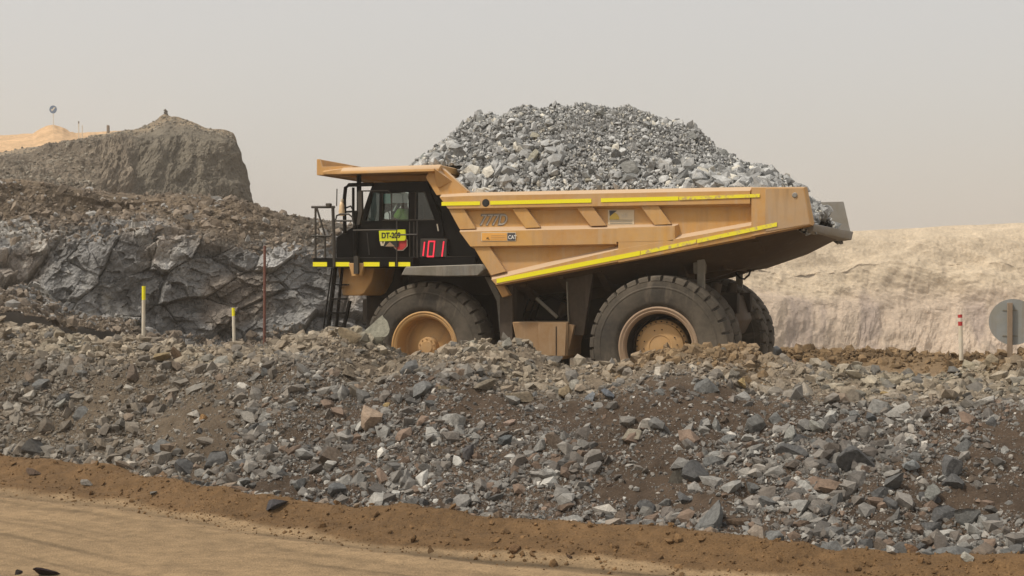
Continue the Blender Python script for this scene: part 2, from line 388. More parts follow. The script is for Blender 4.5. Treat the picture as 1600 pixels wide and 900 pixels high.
# ------------------------------------------------------------------ hills and quarry faces (lofts between ground and rim lines)
def loft(name, rows, ncol, nrow, disp, colour, material, px0, px1, smooth=False, exps=None):
    """rows: list of control lines [(px,py,depth)...]; columns share px from px0 to px1"""
    u = np.linspace(px0, px1, ncol); lines = []
    for ctl in rows:
        c = np.array(ctl, float); py = np.interp(u, c[:, 0], c[:, 1]); D = np.interp(u, c[:, 0], c[:, 2])
        dirs = Fv + np.outer((u - 800) / FPX, Rv) + np.outer((450 - py) / FPX, Uv)
        lines.append(CAM + dirs * D[:, None])
    L = np.array(lines); k = np.linspace(0, len(rows) - 1, nrow)
    i0 = np.clip(np.floor(k).astype(int), 0, len(rows) - 2); f = (k - i0)[:, None, None]
    P = L[i0] * (1 - f) + L[i0 + 1] * f
    du = np.gradient(P, axis=1); dv = np.gradient(P, axis=0); nrm = np.cross(du, dv); nrm /= np.linalg.norm(nrm, axis=2, keepdims=True) + 1e-9
    # arc lengths for noise coordinates
    s = np.cumsum(np.linalg.norm(np.diff(P[0], axis=0), axis=1)); s = np.concatenate([[0], s])[None, :] * np.ones((nrow, 1))
    t = np.concatenate([np.zeros((1, ncol)), np.cumsum(np.linalg.norm(np.diff(P, axis=0), axis=2), axis=0)])
    kk = k[:, None] * np.ones((1, ncol))
    off, dz = disp(s, t, kk)
    P = P + nrm * off[..., None]; P[..., 2] += dz
    c = colour(s, t, kk, P, off)
    me = np_mesh(name, P.reshape(-1, 3), grid_faces(nrow, ncol), np.clip(c.reshape(-1, 3), .01, .9), smooth)
    return tag(link(name, me, material), kind='structure'), P, kk

# near cliff: dark blasted rock under brown overburden
def rockm(s, t, k):
    g = sstep(13, 17, s)
    return sstep(2.45 + .45 * g, 2.1 + .4 * g, k + .55 * fbm(s * .35, t * .3, 3, 203)) * sstep(.35, .8, k + .25 * fbm(s * .5, t, 2, 207) + .4 * g)
def cl_disp(s, t, k):
    rock = rockm(s, t, k)
    wx = s + .35 * fbm(s * .4, t * .4, 2, 11); wy = t + .35 * fbm(s * .4 + 9, t * .4, 2, 12)
    a, bx, by, e = vor((wx + .55 * wy) / 2.3, (wy - .35 * wx) / 1.25, 5)
    a2, bx2, by2, e2 = vor((wx + .3 * wy) / .75, wy / .5, 6)
    a3, bx3, by3, e3 = vor(wx / .28, wy / .22, 7)
    off = (a - .5) * .60 + bx * (np.modf(a * 7.13)[0] - .5) * 1.3 + by * (np.modf(a * 3.71)[0] - .6) * 1.3 - .22 * sstep(.045, .0, e)
    off2 = (a2 - .5) * .16 + bx2 * (np.modf(a2 * 5.3)[0] - .5) * .35 + by2 * (np.modf(a2 * 9.3)[0] - .5) * .35 + .12 * fbm(s * 2.2, t * 2.2, 4, 17, .6)
    big = sstep(9, 4, s + 3 * fbm(s * .2, t * .2, 2, 15)) 
    off = off * (.55 + .45 * big) + off2 * (1.2 - .6 * big) + (a3 - .5) * .13
    soil = .55 * fbm(s * .35, t * .5, 4, 33) + .16 * fbm(s * 2.2, t * 2.2, 4, 34, .6)
    o = off * rock + soil * (1 - rock)
    o = np.where(k > 2.9, soil * .4, o)
    return o, np.zeros_like(s)
def cl_col(s, t, k, P, off):
    rock = rockm(s, t, k)[..., None]
    wx = s + .35 * fbm(s * .4, t * .4, 2, 11); wy = t + .35 * fbm(s * .4 + 9, t * .4, 2, 12)
    a, bx, by, e = vor((wx + .55 * wy) / 2.3, (wy - .35 * wx) / 1.25, 5); a2, _, _, e2 = vor((wx + .3 * wy) / .75, wy / .5, 6)
    g = (.185 + .20 * a ** 2 + .07 * (a2 - .5) + .03 * fbm(s * 1.5, t * 1.5, 4, 83))[..., None] * np.array([1.0, .985, .95])
    warm = sstep(.0, .4, fbm(s * .4, t * .4, 3, 77))[..., None]; g = g * (1 - warm * .6) + g * np.array([1.22, 1.0, .80]) * warm * .6
    pale = (sstep(.12, .45, fbm(s * .9 + t * .5, t * .5, 5, 78, .65)) * (.25 + .75 * sstep(12, 6, s)))[..., None]; g = g * (1 - pale) + np.array([.42, .40, .36]) * pale
    soil = np.array([.145, .112, .078]) * (1 + .35 * fbm(s * .6, t * .6, 4, 79))[..., None]
    gr = sstep(11, 17, s + 2.5 * fbm(s * .3, t * .3, 3, 80))[..., None]
    soil = soil * (1 - gr) + np.array([.115, .105, .09]) * (1 + .3 * fbm(s, t, 4, 81))[..., None] * gr
    return g * rock + soil * (1 - rock)
CB = [(-260, 560, 40), (0, 545, 42), (520, 540, 46), (900, 540, 50)]
cl_rows = [
    [(-260, 480, 36), (0, 490, 37.5), (120, 520, 40), (300, 560, 43), (520, 560, 44.2), (900, 560, 48)],
    [(-260, 420, 40.3), (0, 435, 41.6), (60, 465, 42), (130, 488, 42.6), (300, 520, 44.3), (520, 512, 45.3), (900, 520, 49)],
    [(-260, 310, 41.8), (0, 385, 43), (120, 380, 43.4), (220, 365, 43.9), (340, 385, 44.9), (440, 400, 45.8), (520, 405, 46.3), (900, 470, 50)],
    [(-260, 262, 45), (0, 284, 46), (60, 288, 46.3), (120, 296, 46.6), (180, 306, 47.3), (300, 306, 47.8), (370, 311, 48), (400, 320, 48), (440, 334, 48), (480, 341, 48), (520, 347, 48), (600, 365, 49), (700, 400, 50), (800, 430, 51), (900, 455, 52)],
    [(-260, 250, 64), (0, 300, 64), (200, 322, 64), (400, 342, 64), (520, 362, 64), (700, 420, 64), (900, 470, 64)],
]
cliff, clP, clK = loft('cliff', cl_rows, 900, 420, cl_disp, cl_col, M_cliff, -260, 900)

# second bench with the pointed mound and the sheer right-hand end
def me_disp(s, t, k):
    face = sstep(.5, 1.0, k) * sstep(2.6, 1.9, k)
    fl = fbm(s * .3, t * .2, 3, 301) * .9 + .6 * fbm(s * .9, t * .7, 5, 302, .65)
    saw = np.modf(t * .22 + s * .10 + .5 * fbm(s * .15, t * .2, 3, 308) + 9)[0]
    deb = .8 * fbm(s * .15, t * .25, 4, 303) + .45 * fbm(s * .9, t * .9, 4, 304, .65) + .7 * sstep(0, .8, saw) * sstep(1, .9, saw)
    rt = sstep(16, 19, s)
    return (fl * rt * .75 + deb * (1 - rt)) * (.15 + .85 * face) * sstep(3.1, 2.5, k + 0 * s) + .12 * fbm(s * .8, t * .8, 3, 305), np.zeros_like(s)
def me_col(s, t, k, P, off):
    n1 = fbm(s * .5, t * .5, 4, 311)[..., None]; n2 = fbm(s * .9, t * .12, 3, 312)[..., None]
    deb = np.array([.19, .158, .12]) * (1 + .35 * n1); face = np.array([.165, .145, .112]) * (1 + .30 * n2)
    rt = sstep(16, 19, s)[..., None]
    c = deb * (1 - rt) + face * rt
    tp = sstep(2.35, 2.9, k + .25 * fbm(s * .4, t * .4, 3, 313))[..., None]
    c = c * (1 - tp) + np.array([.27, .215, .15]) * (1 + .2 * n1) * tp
    return c
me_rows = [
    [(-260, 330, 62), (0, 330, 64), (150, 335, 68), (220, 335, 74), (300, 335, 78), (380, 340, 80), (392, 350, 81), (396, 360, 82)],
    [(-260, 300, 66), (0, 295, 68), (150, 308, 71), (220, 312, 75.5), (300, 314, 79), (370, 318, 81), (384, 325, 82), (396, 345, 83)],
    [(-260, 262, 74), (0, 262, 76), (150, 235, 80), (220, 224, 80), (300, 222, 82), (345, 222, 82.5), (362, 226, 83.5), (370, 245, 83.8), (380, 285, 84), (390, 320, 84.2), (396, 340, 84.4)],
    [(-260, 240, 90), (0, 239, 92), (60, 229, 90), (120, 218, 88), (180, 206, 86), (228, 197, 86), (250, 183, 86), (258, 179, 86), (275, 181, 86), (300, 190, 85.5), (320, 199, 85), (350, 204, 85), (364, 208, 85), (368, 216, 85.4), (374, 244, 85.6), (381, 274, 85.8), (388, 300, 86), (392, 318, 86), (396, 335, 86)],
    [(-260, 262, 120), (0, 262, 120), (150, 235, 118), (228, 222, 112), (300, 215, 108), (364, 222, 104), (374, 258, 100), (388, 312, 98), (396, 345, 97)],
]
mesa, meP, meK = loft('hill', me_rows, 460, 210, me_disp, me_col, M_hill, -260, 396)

def de_disp(s, t, k): return .25 * fbm(s * .2, t * .2, 4, 401) + .1 * fbm(s, t, 3, 402), np.zeros_like(s)
def de_col(s, t, k, P, off): return np.array([.50, .335, .19]) * (1 + .12 * fbm(s * .15, t * .6, 4, 403))[..., None]
de_rows = [
    [(-300, 300, 120), (0, 290, 122), (300, 280, 126)],
    [(-300, 238, 140), (0, 236, 140), (100, 228, 140), (300, 222, 142)],
    [(-300, 216, 158), (0, 211, 158), (52, 209, 156), (64, 202, 154), (76, 197, 153), (84, 195, 153), (92, 198, 153), (98, 200, 153), (108, 206, 154), (120, 208, 156), (150, 207, 158), (200, 204, 160), (300, 202, 160)],
    [(-300, 222, 200), (0, 218, 200), (300, 214, 200)],
]
loft('desert_hill', de_rows, 260, 90, de_disp, de_col, M_far, -300, 300, True)

def fw_disp(s, t, k):
    low = sstep(1.5, .7, k + .5 * fbm(s * .03, s * 0, 3, 509))
    fl = fbm(s * .055, t * .03, 4, 501) * 3 + fbm(s * .3, t * .12, 5, 502, .6) * 2.0
    gen = fbm(s * .04, t * .07, 4, 503) * 4 + fbm(s * .12 + t * .1, t * .15, 5, 504, .62) * 1.7 + .6 * np.abs(fbm(s * .3, t * .12, 4, 505, .6))
    return fl * low + gen * (1 - low) * (.12 + .88 * sstep(3.0, 2.3, k)) , np.zeros_like(s)
def fw_col(s, t, k, P, off):
    n1 = fbm(s * .035, t * .06, 5, 511)[..., None]; n2 = fbm(s * .25, t * .12, 4, 512)[..., None]
    up = np.array([.475, .39, .28]) * (1 + .09 * n1 + .10 * n2)
    lo = np.array([.43, .345, .265]) * (1 + .12 * n1)
    st = sstep(.10, .5, fbm(s * .25, t * .06, 4, 513))[..., None]
    lo = lo * (1 - st * .7) + np.array([.27, .215, .19]) * st * .7
    l = sstep(1.5, .8, k + .7 * fbm(s * .04, t * .06, 4, 514))[..., None]
    c = up * (1 - l) + lo * l
    crk = (sstep(.022, .0, np.abs(fbm(s * .03 + t * .02, t * .045, 5, 518, .6))) * sstep(.0, .35, fbm(s * .02, t * .04, 3, 519)))[..., None]
    c = c * (1 - .35 * crk)
    vein = (sstep(.10, .02, np.abs(fbm(s * .02, t * .09, 4, 515) - .05)) * sstep(.1, .5, fbm(s * .03, t * .03, 3, 516)))[..., None]
    return c * (1 - vein * .5) + np.array([.62, .50, .36]) * vein * .5
fw_rows = [
    [(500, 640, 230), (1150, 640, 223), (1900, 640, 213)],
    [(500, 470, 236), (1150, 466, 230), (1400, 474, 228), (1900, 480, 220)],
    [(500, 420, 240), (1150, 410, 234.5), (1500, 405, 232), (1900, 400, 225)],
    [(500, 392, 252), (1100, 372, 246), (1250, 368, 245), (1330, 361, 244), (1400, 358, 243), (1480, 352, 242), (1600, 349, 241), (1900, 346, 238)],
    [(500, 400, 420), (1100, 395, 420), (1900, 385, 420)],
]
loft('quarry_face', fw_rows, 700, 230, fw_disp, fw_col, M_far, 500, 1900)

# ------------------------------------------------------------------ stones
def ico(sub):
    bm = bmesh.new(); bmesh.ops.create_icosphere(bm, subdivisions=sub, radius=1.0)
    v = np.array([x.co[:] for x in bm.verts]); f = np.array([[l.index for l in p.verts] for p in bm.faces]); bm.free(); return v, f
def cut_rock(sub, seed, planes=9, flat=.6, rough=.0, lo=.42, hi=.85):
    r = np.random.default_rng(seed); v, f = ico(sub); v = v * 1.25
    for _ in range(planes):
        n = r.normal(size=3); n /= np.linalg.norm(n); d = r.uniform(lo, hi)
        over = np.maximum(v @ n - d, 0); v = v - over[:, None] * n
    if rough > 0:
        nn = fbm(v[:, 0] * 2.3 + seed, v[:, 1] * 2.3 + v[:, 2] * 1.7, 3, seed) * rough
        v = v * (1 + nn[:, None])
    v = v * np.array([1.0, r.uniform(.65, .9), r.uniform(flat * .8, flat * 1.2)])
    return v - v.mean(0), f
def rand_rot(n, r=None):
    r = r or rng
    q = r.normal(size=(n, 4)); q /= np.linalg.norm(q, axis=1, keepdims=True); a, b, c, d = q.T
    return np.stack([np.stack([1 - 2 * (c * c + d * d), 2 * (b * c - a * d), 2 * (b * d + a * c)], 1),
                     np.stack([2 * (b * c + a * d), 1 - 2 * (b * b + d * d), 2 * (c * d - a * b)], 1),
                     np.stack([2 * (b * d - a * c), 2 * (c * d + a * b), 1 - 2 * (b * b + c * c)], 1)], 1)
def tilt_rot(n, tilt=.6):
    """lying stones: random heading, moderate tilt"""
    a = rng.uniform(0, 2 * np.pi, n); t = rng.normal(0, tilt, n); u = rng.uniform(0, 2 * np.pi, n)
    ca, sa = np.cos(a), np.sin(a); Rz = np.zeros((n, 3, 3)); Rz[:, 0, 0] = ca; Rz[:, 0, 1] = -sa; Rz[:, 1, 0] = sa; Rz[:, 1, 1] = ca; Rz[:, 2, 2] = 1
    k = np.stack([np.cos(u), np.sin(u), np.zeros(n)], 1); c, s = np.cos(t), np.sin(t)
    K = np.zeros((n, 3, 3)); K[:, 0, 1] = -k[:, 2]; K[:, 0, 2] = k[:, 1]; K[:, 1, 0] = k[:, 2]; K[:, 1, 2] = -k[:, 0]; K[:, 2, 0] = -k[:, 1]; K[:, 2, 1] = k[:, 0]
    Rk = np.eye(3)[None] + s[:, None, None] * K + (1 - c)[:, None, None] * (K @ K)
    return Rk @ Rz
T0 = [cut_rock(1, 100 + i, 8, .62) for i in range(14)]
T0s = []
for i in range(12):                                   # tiny stones: 20 faces
    v, f = ico(1)[0], None
    bm = bmesh.new(); r = np.random.default_rng(i)
    pts = r.normal(size=(9, 3)); pts /= np.linalg.norm(pts, axis=1, keepdims=True); pts *= r.uniform(.75, 1.1, (9, 1)); pts *= np.array([1, .8, .6])
    for p in pts: bm.verts.new(p)
    g = bmesh.ops.convex_hull(bm, input=bm.verts); bmesh.ops.delete(bm, geom=[x for x in bm.verts if not x.link_faces], context='VERTS')
    bmesh.ops.recalc_face_normals(bm, faces=bm.faces); bm.verts.index_update()
    T0s.append((np.array([x.co[:] for x in bm.verts]), np.array([[q.index for q in p.verts] for p in bm.faces]))); bm.free()
T1 = [cut_rock(2, 300 + i, 12, .64) for i in range(14)]
def pile(name, sets, material, label, cat):
    """sets: (templates, pos, size, rot, colour) -> one mesh nobody could count"""
    VV = []; FF = []; CC = []; base = 0
    for tm, pos, size, rot, colr in sets:
        which = rng.integers(0, len(tm), len(pos))
        for i, (v, f) in enumerate(tm):
            m = which == i; n = int(m.sum())
            if n == 0: continue
            W = np.einsum('nij,vj->nvi', rot[m], v) * size[m][:, None, None] + pos[m][:, None, :]
            VV.append(W.reshape(-1, 3)); CC.append(np.repeat(colr[m], len(v), 0))
            FF.append((f[None] + (np.arange(n) * len(v))[:, None, None] + base).reshape(-1, 3)); base += n * len(v)
    me = np_mesh(name, np.concatenate(VV), np.concatenate(FF), np.concatenate(CC))
    return tag(link(name, me, material), label, cat, kind='stuff')
def visible(P, m=30, far=80):
    px, py, f = project(P); return (px > -m) & (px < 1600 + m) & (py > -m) & (py < 900 + m) & (f < far)
def stone_colours(n, X, Y, zone):
    r = rng.uniform(0, 1, n)[:, None]; v = rng.uniform(.75, 1.3, n)[:, None]
    if zone == 'load':
        c = np.array([.345, .350, .343]) * (v ** 1.3); c = np.where(r > .90, np.array([.50, .48, .42]) * v, c); c = np.where(r < .12, np.array([.17, .175, .17]) * v, c); return c
    b, rr, h = zones(X, Y); t = np.clip((Y - b) / (YC - b), 0, 1)
    tt = sstep(.58, .82, t + .10 * fbm(X * .6, Y * .6, 3, 52))[:, None]
    lf = sstep(-3, -9, X)[:, None]
    grey = np.array([.205, .203, .190]) * v
    grey = np.where(r < .30, np.array([.108, .107, .102]) * v, grey)
    grey = np.where((r > .86) & (r < .95), np.array([.33, .325, .30]) * v, grey)
    grey = np.where(r > .98, np.array([.55, .53, .48]), grey)
    grey = np.where((r > .5) & (r < .60), np.array([.17, .125, .095]) * v, grey)
    brown = np.array([.150, .130, .102]) * v; brown = np.where(r < .2, np.array([.11, .10, .085]) * v, brown); brown = np.where(r > .9, np.array([.30, .27, .22]) * v, brown)
    dusty = np.array([.215, .182, .138]) * v; dusty = np.where(r > .82, np.array([.32, .28, .22]) * v, dusty); dusty = np.where(r < .22, np.array([.13, .125, .115]) * v, dusty)
    c = grey * (1 - lf) + (.45 * grey + .55 * brown) * lf
    c = c * (1 - tt) + dusty * tt
    cz = np.clip(clod_zone(X, Y), 0, 1)[:, None]; c = c * (1 - cz) + np.array([.20, .14, .08]) * v * cz
    du = rng.uniform(0, .55, (n, 1)) ** 1.2; base_ = ground_col(X, Y)
    return c * (1 - du) + np.minimum(base_ * 1.7, .3) * du
def slope_points(n, bias=0.0):
    X = rng.uniform(-17, 10.5, n); b, r, h = zones(X, 0 * X)
    t = rng.uniform(0, 1, n) ** (1 + bias); Y = b - .08 + t * (YC + .9 - b)
    return X, Y
def surf(X, Y, sink, size):
    return np.stack([X, Y, ground_z(X, Y) + size * (sink + rng.uniform(-.45, .15, len(X)))], 1)
def clump(X, Y): return (1 - .30 * sstep(-4, -9, X)) * .72 + .75 * sstep(-.25, .45, fbm(X * .8 - Y * .5, Y * 1.1, 3, 171))
# thin out where bare soil shows
def keep(X, Y, th):
    f = fbm(X * .55 + Y * .3, Y * .9, 3, 71); return rng.uniform(0, 1, len(X)) < np.clip(th - f * 1.7, .12, 1)
X, Y = slope_points(290000); m = keep(X, Y, .80); X, Y = X[m], Y[m]; s0 = .013 + .015 * rng.pareto(2.8, len(X)); s0 = np.minimum(s0 * clump(X, Y), .06)
P0 = surf(X, Y, .15, s0); m = visible(P0); X, Y, s0, P0 = X[m], Y[m], s0[m], P0[m]
setA = (T0s, P0, s0, rand_rot(len(X)), stone_colours(len(X), X, Y, 'slope'))
X, Y = slope_points(19000, .18); m = keep(X, Y, .80); X, Y = X[m], Y[m]; s1 = np.minimum((.045 + .036 * rng.pareto(2.1, len(X))) * clump(X, Y), .19)
P1 = surf(X, Y, .18, s1); m = visible(P1); X, Y, s1, P1 = X[m], Y[m], s1[m], P1[m]
setB = (T0, P1, s1, tilt_rot(len(X), .7), stone_colours(len(X), X, Y, 'slope'))
X, Y = slope_points(16000); b, rr, h = zones(X, 0 * X); m = (Y - b) / (YC - b) > .5 + rng.uniform(0, .3, len(X)); X, Y = X[m], Y[m]; s3 = np.minimum(.035 + .035 * rng.pareto(2.2, len(X)), .17)
P3 = surf(X, Y, .2, s3); m = visible(P3); X, Y, s3, P3 = X[m], Y[m], s3[m], P3[m]
setD = (T0, P3, s3, tilt_rot(len(X), .7), stone_colours(len(X), X, Y, 'slope'))
# brown clods on the heap by the rear wheel and on the far berm
X = rng.uniform(-2, 12, 9000); Y = rng.uniform(YC - 1.2, YC + .8, 9000); m = rng.uniform(0, 1, 9000) < clod_zone(X, Y); X, Y = X[m], Y[m]
s2 = np.minimum(.03 + .03 * rng.pareto(2.5, len(X)), .13); P2 = surf(X, Y, .25, s2)
setC = (T0, P2, s2, rand_rot(len(X)), np.array([.185, .128, .072]) * rng.uniform(.75, 1.25, (len(X), 1)))
pile('rubble', [setA, setB, setC, setD], M_stone, 'grey brown rubble and gravel covering the roadside slope', 'rubble')
X = rng.uniform(-1, 17, 5200); Y = rng.normal(YF, .9, 5200); s2 = np.minimum(.04 + .045 * rng.pareto(2.5, len(X)), .22); P2 = surf(X, Y, .2, s2)
pile('soil_clods', [(T0, P2, s2, rand_rot(len(X)), C_CLOD * rng.uniform(.75, 1.35, (len(X), 1)))], M_stone, 'brown soil clods along the far berm behind the truck', 'soil clods')
# road grit
NG = 5000; X = rng.uniform(-14, 7, NG); b, r, h = zones(X, 0 * X); Y = r + (b - r) * np.minimum(rng.uniform(-.15, 1.0, NG) + .8 * np.minimum(rng.normal(0, .25, NG), 0), 1); s2 = .009 + .010 * rng.pareto(2.5, NG); s2 = np.minimum(s2, .07)
pile('road_grit', [(T0, surf(X, Y, .3, s2), s2, rand_rot(NG), C_STRIP * rng.uniform(.7, 1.5, (NG, 1)))], M_stone, 'small brown stones scattered along the dirt road edge', 'grit')
# debris on the cliff's overburden and foot, and on the upper bench
def on_loft(P, K, n, sel, lo, hi, par=2.5):
    nr, nc = K.shape; i = rng.integers(0, nr, n * 4); j = rng.integers(0, nc, n * 4); k = K[i, j]; p = P[i, j]; m = sel(k, j / nc, p); i, j = i[m][:n], j[m][:n]
    p = P[i, j]; return p, np.minimum(lo + lo * rng.pareto(par, len(p)), hi)
p, s = on_loft(clP, clK, 9000, lambda k, u, p: (k > 2.0) & (k < 3.3) | (k < .9), .05, .28)
colr = np.array([.16, .13, .10]) * rng.uniform(.6, 1.7, (len(p), 1)); gl = rng.uniform(0, 1, len(p)) > .9; colr[gl] = [.30, .29, .27]
pile('cliff_debris', [(T0, p, s, rand_rot(len(p)), colr)], M_stone, 'loose stones on the brown top and foot of the dark cliff', 'debris')
p, s = on_loft(meP, meK, 8000, lambda k, u, p: (k > .6) & (k < 3.05) & (u < .62) | ((k > 2.5) & (k < 2.95)), .045, .16)
colr = np.array([.20, .18, .145]) * rng.uniform(.6, 1.6, (len(p), 1))
pile('bench_debris', [(T0, p, s, rand_rot(len(p)), colr)], M_stone, 'pale stones littering the hazy upper bench slope', 'debris')

# individual rocks --------------------------------------------------
BIG = []
for i in range(16):
    v, f = cut_rock(4, 700 + i, 16, .68, .05, .40, .8); BIG.append(np_mesh('rock', v, f))
    BIG[-1].materials.append(M_rock)
def rock(px, py, wpx, color, label, hpx=None, Y=None, group=None, seed=None, P=None, size=None, sink=.15, cat='rock', name='rock'):
    k = random.randrange(16) if seed is None else seed
    if P is None:
        if Y is not None: p = PY(px, py, Y)
        else:                                            # march along the sight line until it meets the ground
            d = ray(px, py); t = 12.0
            while t < 60:
                q = CAM + d * t
                if q[2] < ground_z(np.array([q[0]]), np.array([q[1]]), False)[0]: break
                t += .04
            p = CAM + d * t
        D = (p - CAM) @ Fv; sc = wpx / 2 / FPX * D; p = p + np.array([0, -.15 * sc, .22 * sc])
    else: p = P; sc = size
    o = bpy.data.objects.new(name, BIG[k]); COL.objects.link(o)
    hs = (hpx / wpx if hpx else .75) / .72
    o.scale = (sc, sc, sc * hs); o.location = p
    o.rotation_euler = (random.uniform(-.35, .35), random.uniform(-.45, .45), random.uniform(0, 6.28))
    o.color = (*color, 1); tag(o, label, cat, group)
    return o
G = (.17, .172, .168); GD = (.095, .098, .10); GP = (.30, .29, .255); TAN = (.27, .215, .14); YE = (.42, .31, .15); WH = (.55, .53, .47); BR = (.14, .095, .06); PK = (.38, .29, .215); BL = (.13, .145, .165)
for a in [
    (584, 532, 70, (.27, .26, .205), 'large pale grey-green boulder leaning against the front tyre', 58),
    (548, 532, 56, TAN, 'tan boulder on the berm just left of the grey-green boulder at the front tyre', 28),
    (520, 533, 34, (.24, .19, .13), 'brown boulder on the berm below the truck ladder', 24),
    (254, 562, 44, (.27, .21, .12), 'tan rounded boulder on the left berm below the tall yellow-topped stake', 30),
    (279, 560, 22, BR, 'dark brown rock tucked against the right of the tan boulder on the left berm', 32),
    (346, 569, 34, GP, 'pale angular rock on the left berm below the short yellow-topped stake', 24),
    (258, 528, 28, (.21, .19, .14), 'low grey-brown rock just right of the foot of the tall stake', 14),
    (352, 517, 20, GP, 'small pale rock on the berm left of the short stake', 16),
    (454, 517, 34, (.30, .23, .15), 'light tan rock on the berm right of the rusty rod', 20),
    (493, 516, 24, (.34, .25, .17), 'pinkish tan rock on the berm left of the truck ladder', 16),
    (487, 600, 30, TAN, 'tan flat rock on the slope below the truck ladder', 18),
    (319, 656, 22, (.40, .24, .11), 'orange-tan stone with a pale top alone on the left slope', 22),
    (96, 634, 28, (.30, .30, .27), 'pale slab tilted upward on the far left slope', 16),
    (586, 660, 66, PK, 'large pinkish tan boulder low on the slope below the front wheel', 38),
    (606, 636, 18, YE, 'small yellow stone right above the large pinkish boulder', 15),
    (567, 624, 60, (.17, .15, .12), 'wide dark grey-brown boulder above the pinkish boulder', 36),
    (640, 583, 40, G, 'grey boulder on the berm beneath the front hub', 36),
    (758, 606, 44, (.22, .19, .145), 'squarish grey-brown boulder on the berm beneath the brown tank', 26),
    (694, 611, 22, TAN, 'small tan rock left of the squarish boulder under the tank', 18),
    (819, 626, 58, (.24, .20, .145), 'broad tan-grey boulder at mid slope right of the tank', 26),
    (884, 618, 34, (.28, .22, .14), 'tan blocky boulder left of the two blue-grey stones', 30),
    (900, 606, 36, (.36, .345, .30), 'whitish angular boulder above the two blue-grey stones', 28),
    (922, 626, 26, (.24, .26, .28), 'light blue-grey stone left of its darker twin on the slope top', 22),
    (952, 620, 36, BL, 'dark blue-grey stone right of its lighter twin on the slope top', 24),
    (1160, 600, 30, YE, 'larger yellow stone on the flat top right of the rear wheels', 20),
    (1384, 619, 26, YE, 'rounder yellow stone on the flat top beyond the middle of the right slope', 20),
    (732, 711, 36, (.13, .125, .125), 'tall dark grey boulder at mid slope below the brown tank', 40),
    (790, 690, 26, (.15, .165, .17), 'blue-grey cube-like rock at mid slope', 20),
    (797, 665, 30, (.40, .30, .24), 'pink and white rock above the blue-grey cube-like rock', 16),
    (872, 700, 46, (.165, .13, .10), 'brown-grey slab of the slope below the rear mud flap', 34),
    (988, 685, 48, (.30, .27, .21), 'large pale tan boulder at mid slope below the rear wheel', 30),
    (1180, 672, 60, (.17, .17, .16), 'biggest grey boulder on the right slope under its upper edge', 56),
    (1120, 672, 22, (.25, .25, .235), 'upright light grey rock left of the biggest grey boulder', 38),
    (1236, 686, 34, (.34, .34, .31), 'pale grey rock right of the biggest grey boulder', 36),
    (1278, 672, 38, (.36, .36, .32), 'pale blocky rock right of the pale grey rock on the upper right slope', 26),
    (1362, 656, 30, (.14, .15, .155), 'dark blue-grey rock on the upper right slope left of the sign', 22),
    (1540, 636, 50, (.48, .46, .42), 'long white rock near the top of the slope at far right', 14),
    (1512, 876, 42, (.47, .46, .40), 'rounded whitish boulder at the bottom edge of the slope far right', 22),
    (1392, 862, 26, (.62, .60, .55), 'bright white rock at the slope foot left of an orange-brown one', 22),
    (1425, 862, 34, (.28, .17, .10), 'orange-brown rock at the slope foot right of the bright white one', 20),
    (1160, 823, 50, (.13, .09, .06), 'brown boulder low on the slope below the rear of the truck', 26),
    (1130, 825, 24, (.14, .145, .15), 'dark blue-grey rock left of the low brown boulder', 24),
    (1060, 752, 38, (.16, .15, .125), 'curved olive-grey slab leaning on the slope below the tail', 34),
    (1396, 760, 60, (.14, .14, .135), 'big dark grey slab on the right slope middle', 40),
    (1455, 778, 40, (.24, .245, .225), 'leaning light grey slab right of the big dark grey slab', 32),
    (1425, 730, 46, (.26, .275, .275), 'bluish pale slab above the big dark grey slab', 22),
    (432, 792, 40, (.085, .082, .088), 'dark purple-grey rock alone at the edge of the dirt road', 26),
    (138, 757, 22, (.27, .25, .22), 'small pale grey rock in the brown strip at left', 13),
    (52, 740, 28, (.13, .09, .065), 'brown rock in the brown strip near the left edge', 12),
    (240, 772, 18, (.20, .19, .17), 'small grey rock in the brown strip left of the dark rock', 10),
    (805, 863, 38, (.22, .13, .065), 'brown clod of earth on the dirt road edge', 26),
    (890, 872, 18, (.10, .06, .035), 'small dark clod on the dirt road edge right of the brown clod', 12),
    (525, 770, 46, (.15, .155, .155), 'dark grey flat boulder at the slope foot right of the purple-grey rock', 28),
    (385, 756, 34, (.22, .22, .21), 'light grey rock at the slope foot above the purple-grey rock', 26),
    (470, 760, 26, (.27, .275, .265), 'pale grey upright rock at the slope foot', 34),
    (60, 708, 60, (.13, .13, .125), 'long dark slab at the slope foot near the left edge', 24),
    (1213, 554, 34, (.13, .14, .15), 'dark blue-grey rock behind the rear wheels on the berm', 26),
    (1240, 572, 18, (.33, .24, .19), 'small pink rock right of the dark blue-grey rock behind the wheels', 22),
    (792, 541, 30, (.31, .30, .26), 'pale grey rock topping the berm in front of the brown tank', 20),
    (740, 541, 26, (.34, .32, .26), 'pale cream rock topping the berm right of the front tyre', 12),
    (940, 566, 16, (.30, .24, .13), 'little yellowish rock at the foot of the rear tyre', 12),
    (30, 898, 26, (.030, .022, .022), 'dark clod at the bottom left corner of the dirt road', 14),
    (76, 899, 46, (.034, .02, .024), 'dark crumbly clod at the bottom edge right of another', 16),
]:
    rock(a[0], a[1], a[2], a[3], a[4], a[5])
